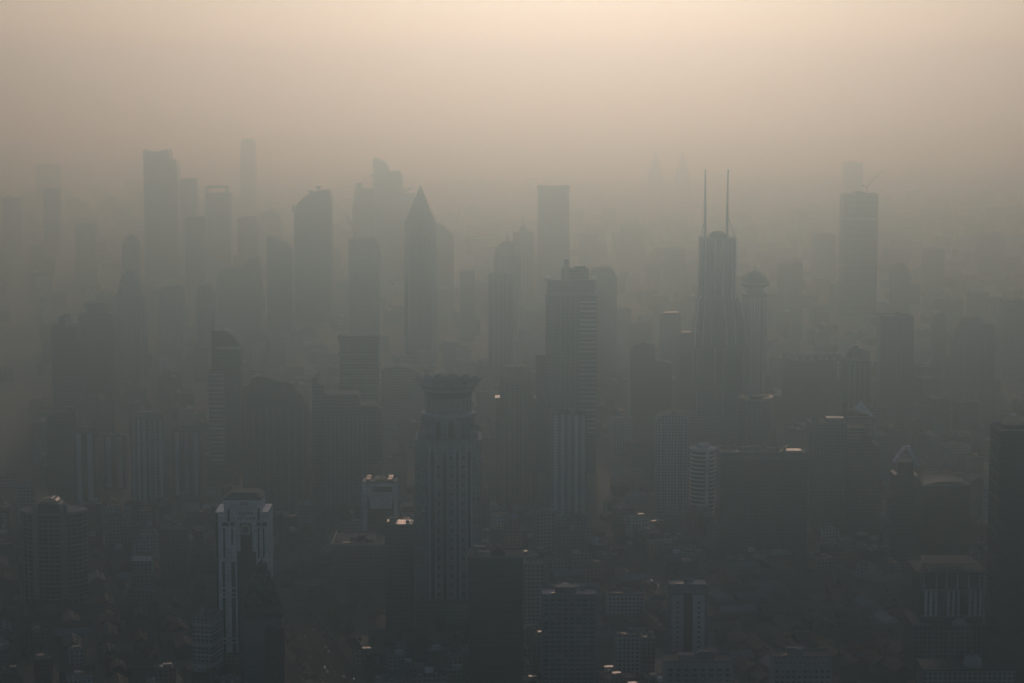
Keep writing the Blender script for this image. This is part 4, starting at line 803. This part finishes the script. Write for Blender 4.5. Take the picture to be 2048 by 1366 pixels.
def block(name, label, cat, group, x, y, rz, a, c, h, mat, parts=True):
    mb = M().box(-a / 2, a / 2, -c / 2, c / 2, 0, h)
    if parts: t_ = .4; mb.box(-a / 2, a / 2, -c / 2, -c / 2 + t_, h + .002, h + 1.2).box(-a / 2, a / 2, c / 2 - t_, c / 2, h + .002, h + 1.2).box(-a / 2, -a / 2 + t_, -c / 2 + t_, c / 2 - t_, h + .002, h + 1.2).box(a / 2 - t_, a / 2, -c / 2 + t_, c / 2 - t_, h + .002, h + 1.2)
    tank, sheet = parts and rnd.random() < .5, parts and rnd.random() < (.10 if y < 2480 else .04)
    look = ('squat' if h < 19 else 'mid-height' if h < 34 else 'tall') + ' ' + ('broad ' if (a if rz < 1 else c) > 23 else 'narrow ')
    o = put(name, mb.mesh(name, MAT[mat]), None, (x, y, 0), rz); tag(o, look + label, cat, look + group)
    if parts:
        put('roof_hut', rnd.choice(HUT), o, (rnd.uniform(-.25, .25) * a, rnd.uniform(-.25, .25) * c, h))
        for _ in range(rnd.randrange(2, 5) if y < 2480 else 0): put('air_conditioner', AIRCON, o, (rnd.uniform(-.4, .4) * a, rnd.uniform(-.4, .4) * c, h), rnd.choice((0, PI / 2)))
        if y < 2480 and rnd.random() < .5: put('roof_pipe', PIPE, o, (rnd.uniform(-.2, .2) * a, rnd.uniform(-.3, .3) * c, h))
        if tank: put('water_tank', TANK, o, (rnd.uniform(-.35, .35) * a, rnd.uniform(-.35, .35) * c, h))
        if sheet: put('sheet_roof', SHEET, o, (rnd.uniform(-.2, .2) * a, rnd.uniform(-.2, .2) * c, h + .1))
    return o
COL = {'fc_grey': 'grey', 'fc_pale': 'pale', 'fc_tan': 'tan', 'fc_brown': 'brown', 'fc_green': 'grey-green', 'fc_navy': 'dark', 'fc_teal': 'teal', 'fc_blue': 'bluish', 'fc_dark': 'dark glass'}
TREES = []
cnt = dict(lane=0, near=0, mid=0, far=0, hazy=0)
ca, sa = math.cos(R(13)), math.sin(R(13))
def cells(y0, y1, step):
    n = int(9000 / step); out = []
    for i in range(-n, n):
        for j in range(-n, n):
            u, v = (i + rnd.uniform(-.18, .18)) * step, (j + rnd.uniform(-.18, .18)) * step
            x, y = u * ca - v * sa, u * sa + v * ca
            if y0 <= y < y1 and abs(x) < y * .24 + 20: out.append((x, y))
    out.sort(key=lambda p: p[1]); return out
PARK = lambda px, y: (px < 75 and 2500 < y < 3350) or (px < 330 and y < 1790 and (px * 7.3 + y * 3.1) % 97 < 45)
low = M()
for x, y in cells(1560, 2480, 28):
    px, py = pix(x, y, 0)
    if px < -50 or px > 2100: continue
    if PARK(px, y): TREES.append((x, y)); continue
    if not free(x, y, 12): continue
    u = math.sin(x * .011 + 1.7) + math.sin(y * .009 + x * .004) + rnd.uniform(-.8, .8)
    rz = R(13) + rnd.choice((0, PI / 2))
    if u < .35 and cnt['lane'] < 300:
        if hides(x, y, 26, 13): TREES.append((x, y)); continue
        lane_house(x, y, rz, rnd.choice((0, 0, 1, 2, 2, 3, 3, 4, 5)), px); cnt['lane'] += 1
    elif rnd.random() < .12: TREES.append((x, y))
    elif cnt['near'] >= 290:
        if not hides(x, y, 26, 14):
            a, c, h = rnd.uniform(9, 16), rnd.uniform(14, 24), rnd.uniform(6, 12); cr_, sr_ = math.cos(rz), math.sin(rz); low.use(rnd.choice((0, 1, 2, 3)))
            tr_ = lambda p, z: (x + p[0] * cr_ - p[1] * sr_, y + p[0] * sr_ + p[1] * cr_, z); e = [tr_(p, q) for q in (0, h) for p in rect(a, c)] + [tr_((0, -c / 2), h + a * .3), tr_((0, c / 2), h + a * .3)]
            low.add(e, [(0, 1, 5, 4), (1, 2, 6, 5), (2, 3, 7, 6), (3, 0, 4, 7), (4, 5, 8), (6, 7, 9), (5, 6, 9, 8), (7, 4, 8, 9)])
    else:
        a, c = rnd.uniform(11, 22), rnd.uniform(13, 26); h = rnd.choice((10, 12, 14, 16, 18, 20, 22, 26, 34, 48)) if y > 1800 else rnd.choice((9, 11, 12, 14, 16, 18, 22, 28))
        while h > 10 and hides(x, y, a + 6, h + 4): h *= .7
        if h < 8: TREES.append((x, y)); continue
        mt = rnd.choice(('fc_grey', 'fc_grey', 'fc_pale', 'fc_tan', 'fc_brown', 'fc_green', 'fc_navy', 'fc_brown')); zn = zone(px, y)
        block('low_block', f'{COL[mt]} low-rise block {zn}', 'building', f'{COL[mt]} low-rise blocks {zn}', x, y, rz, a, c, h, mt); cnt['near'] += 1
if low.v: lo_ = low.build('low_roof_quarter', [MAT['tile'], MAT['redtile'], MAT['lane'], MAT['concrete']]); lo_['kind'] = 'stuff'; lo_['label'] = 'mass of small pitched roofs in the low quarters'; lo_['category'] = 'houses'
for x, y in cells(2480, 3500, 62):
    px, py = pix(x, y, 0)
    if px < -50 or px > 2100: continue
    if PARK(px, y):
        TREES += [(x + rnd.uniform(-20, 20), y + rnd.uniform(-20, 20)) for _ in range(3)]; continue
    if not free(x, y, 20): continue
    a, c = rnd.uniform(18, 34), rnd.uniform(18, 36); h = rnd.choice((12, 14, 16, 18, 22, 26, 34, 50))
    while h > 10 and hides(x, y, a + 6, h + 4): h *= .72
    if h < 9: continue
    mt = rnd.choice(('fc_grey', 'fc_pale', 'fc_tan', 'fc_brown', 'fc_green', 'fc_navy', 'fc_teal')); zn = zone(px, y)
    block('mid_rise_block', f'{COL[mt]} mid-rise block {zn}', 'building', f'{COL[mt]} mid-rise blocks {zn}', x, y, R(13) + rnd.choice((0, PI / 2)), a, c, h, mt); cnt['mid'] += 1
for x, y in cells(3500, 5300, 106):
    px, py = pix(x, y, 0)
    if px < -40 or px > 2090 or not free(x, y, 26): continue
    a, c = rnd.uniform(22, 42), rnd.uniform(20, 40); h = rnd.choice((12, 15, 18, 20, 24, 28, 36, 52))
    while h > 12 and hides(x, y, a + 6, h + 4): h *= .75
    mt = rnd.choice(('fc_grey', 'fc_pale', 'fc_tan', 'fc_brown', 'fc_green', 'fc_blue', 'fc_teal')); zn = zone(px, y)
    block('hazy_tower_block', f'{COL[mt]} tower block dim with haze {zn}', 'building', f'{COL[mt]} hazy tower blocks {zn}', x, y, R(13), a, c, h, mt); cnt['far'] += 1
mass = M()
for x, y in cells(5300, 10500, 132):
    px, py = pix(x, y, 0)
    if px < -40 or px > 2090 or not free(x, y, 30): continue
    a, c = rnd.uniform(26, 60), rnd.uniform(24, 50); h = rnd.choice((12, 16, 20, 24, 30, 36, 48))
    while h > 14 and hides(x, y, a + 6, h): h *= .8
    mt = rnd.choice(('fc_grey', 'fc_tan', 'fc_blue')); zn = zone(px, y)
    if cnt['hazy'] < 290:
        block('distant_tower', f'{COL[mt]} far tower {zn}', 'building', f'{COL[mt]} far towers {zn}', x, y, R(13), a, c, h, mt, False); cnt['hazy'] += 1
    else:
        mass.loft([([(x + px_ * ca - py_ * sa, y + px_ * sa + py_ * ca) for px_, py_ in rect(a, c)], q) for q in (0, h)])
mo = mass.build('far_city', MAT['fc_grey']); mo['kind'] = 'stuff'; mo['label'] = 'mass of far city blocks dissolving into haze'; mo['category'] = 'city'

# ------------------------------------------------------------------ trees
TM = []
for i in range(4):
    q = random.Random(50 + i); ht = q.uniform(9, 14); rr = ht * .42; tm = M().tube((0, 0, 0), (.2, .1, ht * .55), .35, .18, 6)
    for j in range(5):
        a = 2 * PI * j / 5 + q.uniform(-.3, .3); tm.tube((.1, 0, ht * (.3 + .04 * j)), (rr * .6 * math.cos(a), rr * .6 * math.sin(a), ht * (.62 + .05 * j)), .16, .05, 4)
    cm = M(); clumps = [(q.gauss(0, rr * .42), q.gauss(0, rr * .42), ht * q.uniform(.5, .92)) for _ in range(16)]
    for cx, cy, cz in clumps:
        for _ in range(26):
            v = Vector((q.gauss(0, 1), q.gauss(0, 1), q.gauss(0, .8))).normalized() * q.uniform(.5, 1.0) * rr * .36
            p = Vector((cx, cy, cz)) + v; u = Vector((q.gauss(0, 1), q.gauss(0, 1), q.gauss(0, 1))).normalized(); n = u.cross(Vector((q.gauss(0, 1), q.gauss(0, 1), q.gauss(0, 1)))).normalized(); l = q.uniform(.4, .8)
            cm.add([tuple(p + u * l), tuple(p + n * l * .6), tuple(p - u * l), tuple(p - n * l * .6)], [(0, 1, 2, 3)])
    TM.append((tm.mesh('trunk', MAT['trunk']), cm.mesh('crown', MAT['leaf' if i % 2 else 'leaf2'])))
for pts, hw in ROADS[:3]:
    for i, p in enumerate(pts):
        if i % 2 == 0: TREES.insert(0, (p[0] + hw + 9, p[1] + rnd.uniform(-4, 4))); TREES.insert(0, (p[0] - hw - 9, p[1] + rnd.uniform(-4, 4)))
TREES = [p for p in TREES if not near_road(p[0], p[1], 4) and all(abs(fx - p[0]) > rx + 1 or abs(fy - p[1]) > ry + 1 for fx, fy, rx, ry in FOOT)]
more = []
for x, y in TREES:
    more.append((x, y))
    for _ in range(1): more.append((x + rnd.uniform(-10, 10), y + rnd.uniform(-10, 10)))
more = [p for p in more if -20 < pix(p[0], p[1], 5)[0] < 2070][:290]
for x, y in more:
    ti = rnd.randrange(4); tr, cr = TM[ti]; zn = zone(pix(x, y, 0)[0], y); sc = rnd.uniform(.75, 1.25); kind_ = ('tall' if sc > 1 else 'small') + ' ' + ('deep-green' if ti % 2 else 'dull-green')
    o = thing('tree', f'{kind_} tree {zn}', 'tree', x, y, rnd.uniform(0, 6), f'{kind_} trees {zn}'); o.scale = (sc, sc, sc)
    put('trunk', tr, o); put('crown', cr, o)

# ------------------------------------------------------------------ cars on the roads
def car_meshes(mat):
    bd = M().profile([(-2.2, .35), (2.2, .35), (2.25, .8), (1.3, .95), (-1.9, .98), (-2.25, .8)], -.88, .88).mesh('body', mat)
    cb = M().loft([(rect(2.7, 1.6, -.35), .95), (rect(1.7, 1.35, -.4), 1.48)]).mesh('cabin', MAT['glass'])
    wh = M().tube((0, -.12, 0), (0, .12, 0), .33, .33, 10).mesh('wheel', MAT['dark']); return bd, cb, wh
CARS = {n: car_meshes(plain('car_paint_' + n, c, .25, .3, .5, .05)) for n, c in (('white', (.75, .75, .75)), ('silver', (.45, .46, .48)), ('dark', (.03, .03, .035)), ('red', (.3, .04, .03)))}
def traffic(rd, n, where):
    pts, wd, h = rd; k = 0
    while k < n:
        i = rnd.randrange(len(pts) - 1); q = rnd.random(); a, c = pts[i], pts[i + 1]; dx, dy = c[0] - a[0], c[1] - a[1]; l = math.hypot(dx, dy)
        off = rnd.choice((-.36, -.16, .16, .36)) * wd; x, y = a[0] + dx * q - dy / l * off, a[1] + dy * q + dx / l * off
        col = rnd.choice(('white', 'white', 'silver', 'silver', 'dark', 'red')); bd, cb, wh = CARS[col]
        o = thing('car', f'small {col} car {where}', 'car', x, y, math.atan2(dy, dx) + (PI if off > 0 else 0), f'{col} cars {where}', h + .008)
        put('body', bd, o); put('cabin', cb, o)
        for wx in (-1.35, 1.35):
            for wy in (-.82, .82): put('wheel', wh, o, (wx, wy, .33))
        k += 1
traffic(R_CURVE, 46, 'on the curving elevated road'); traffic(R_AVE, 30, 'on the broad avenue below the cone-roofed tower'); traffic(R_DIAG, 12, 'on the diagonal street'); traffic(R_CROSS, 10, 'on the cross street')

# ------------------------------------------------------------------ haze
hz = bpy.data.materials.new('haze'); hz.use_nodes = True; t = hz.node_tree; t.nodes.clear()
out = t.nodes.new('ShaderNodeOutputMaterial'); pv = t.nodes.new('ShaderNodeVolumePrincipled'); t.links.new(pv.outputs[0], out.inputs['Volume'])
pv.inputs['Color'].default_value = (.607, .784, .826, 1); pv.inputs['Absorption Color'].default_value = (1, .45, 0, 1)
pv.inputs['Density'].default_value = .00044; pv.inputs['Anisotropy'].default_value = .949
ho = M().box(-17000, 17000, -2500, 41000, -1.5, 612).build('haze', hz); ho['kind'] = 'stuff'
print('COUNTS', cnt, len(more), len(bpy.data.objects))
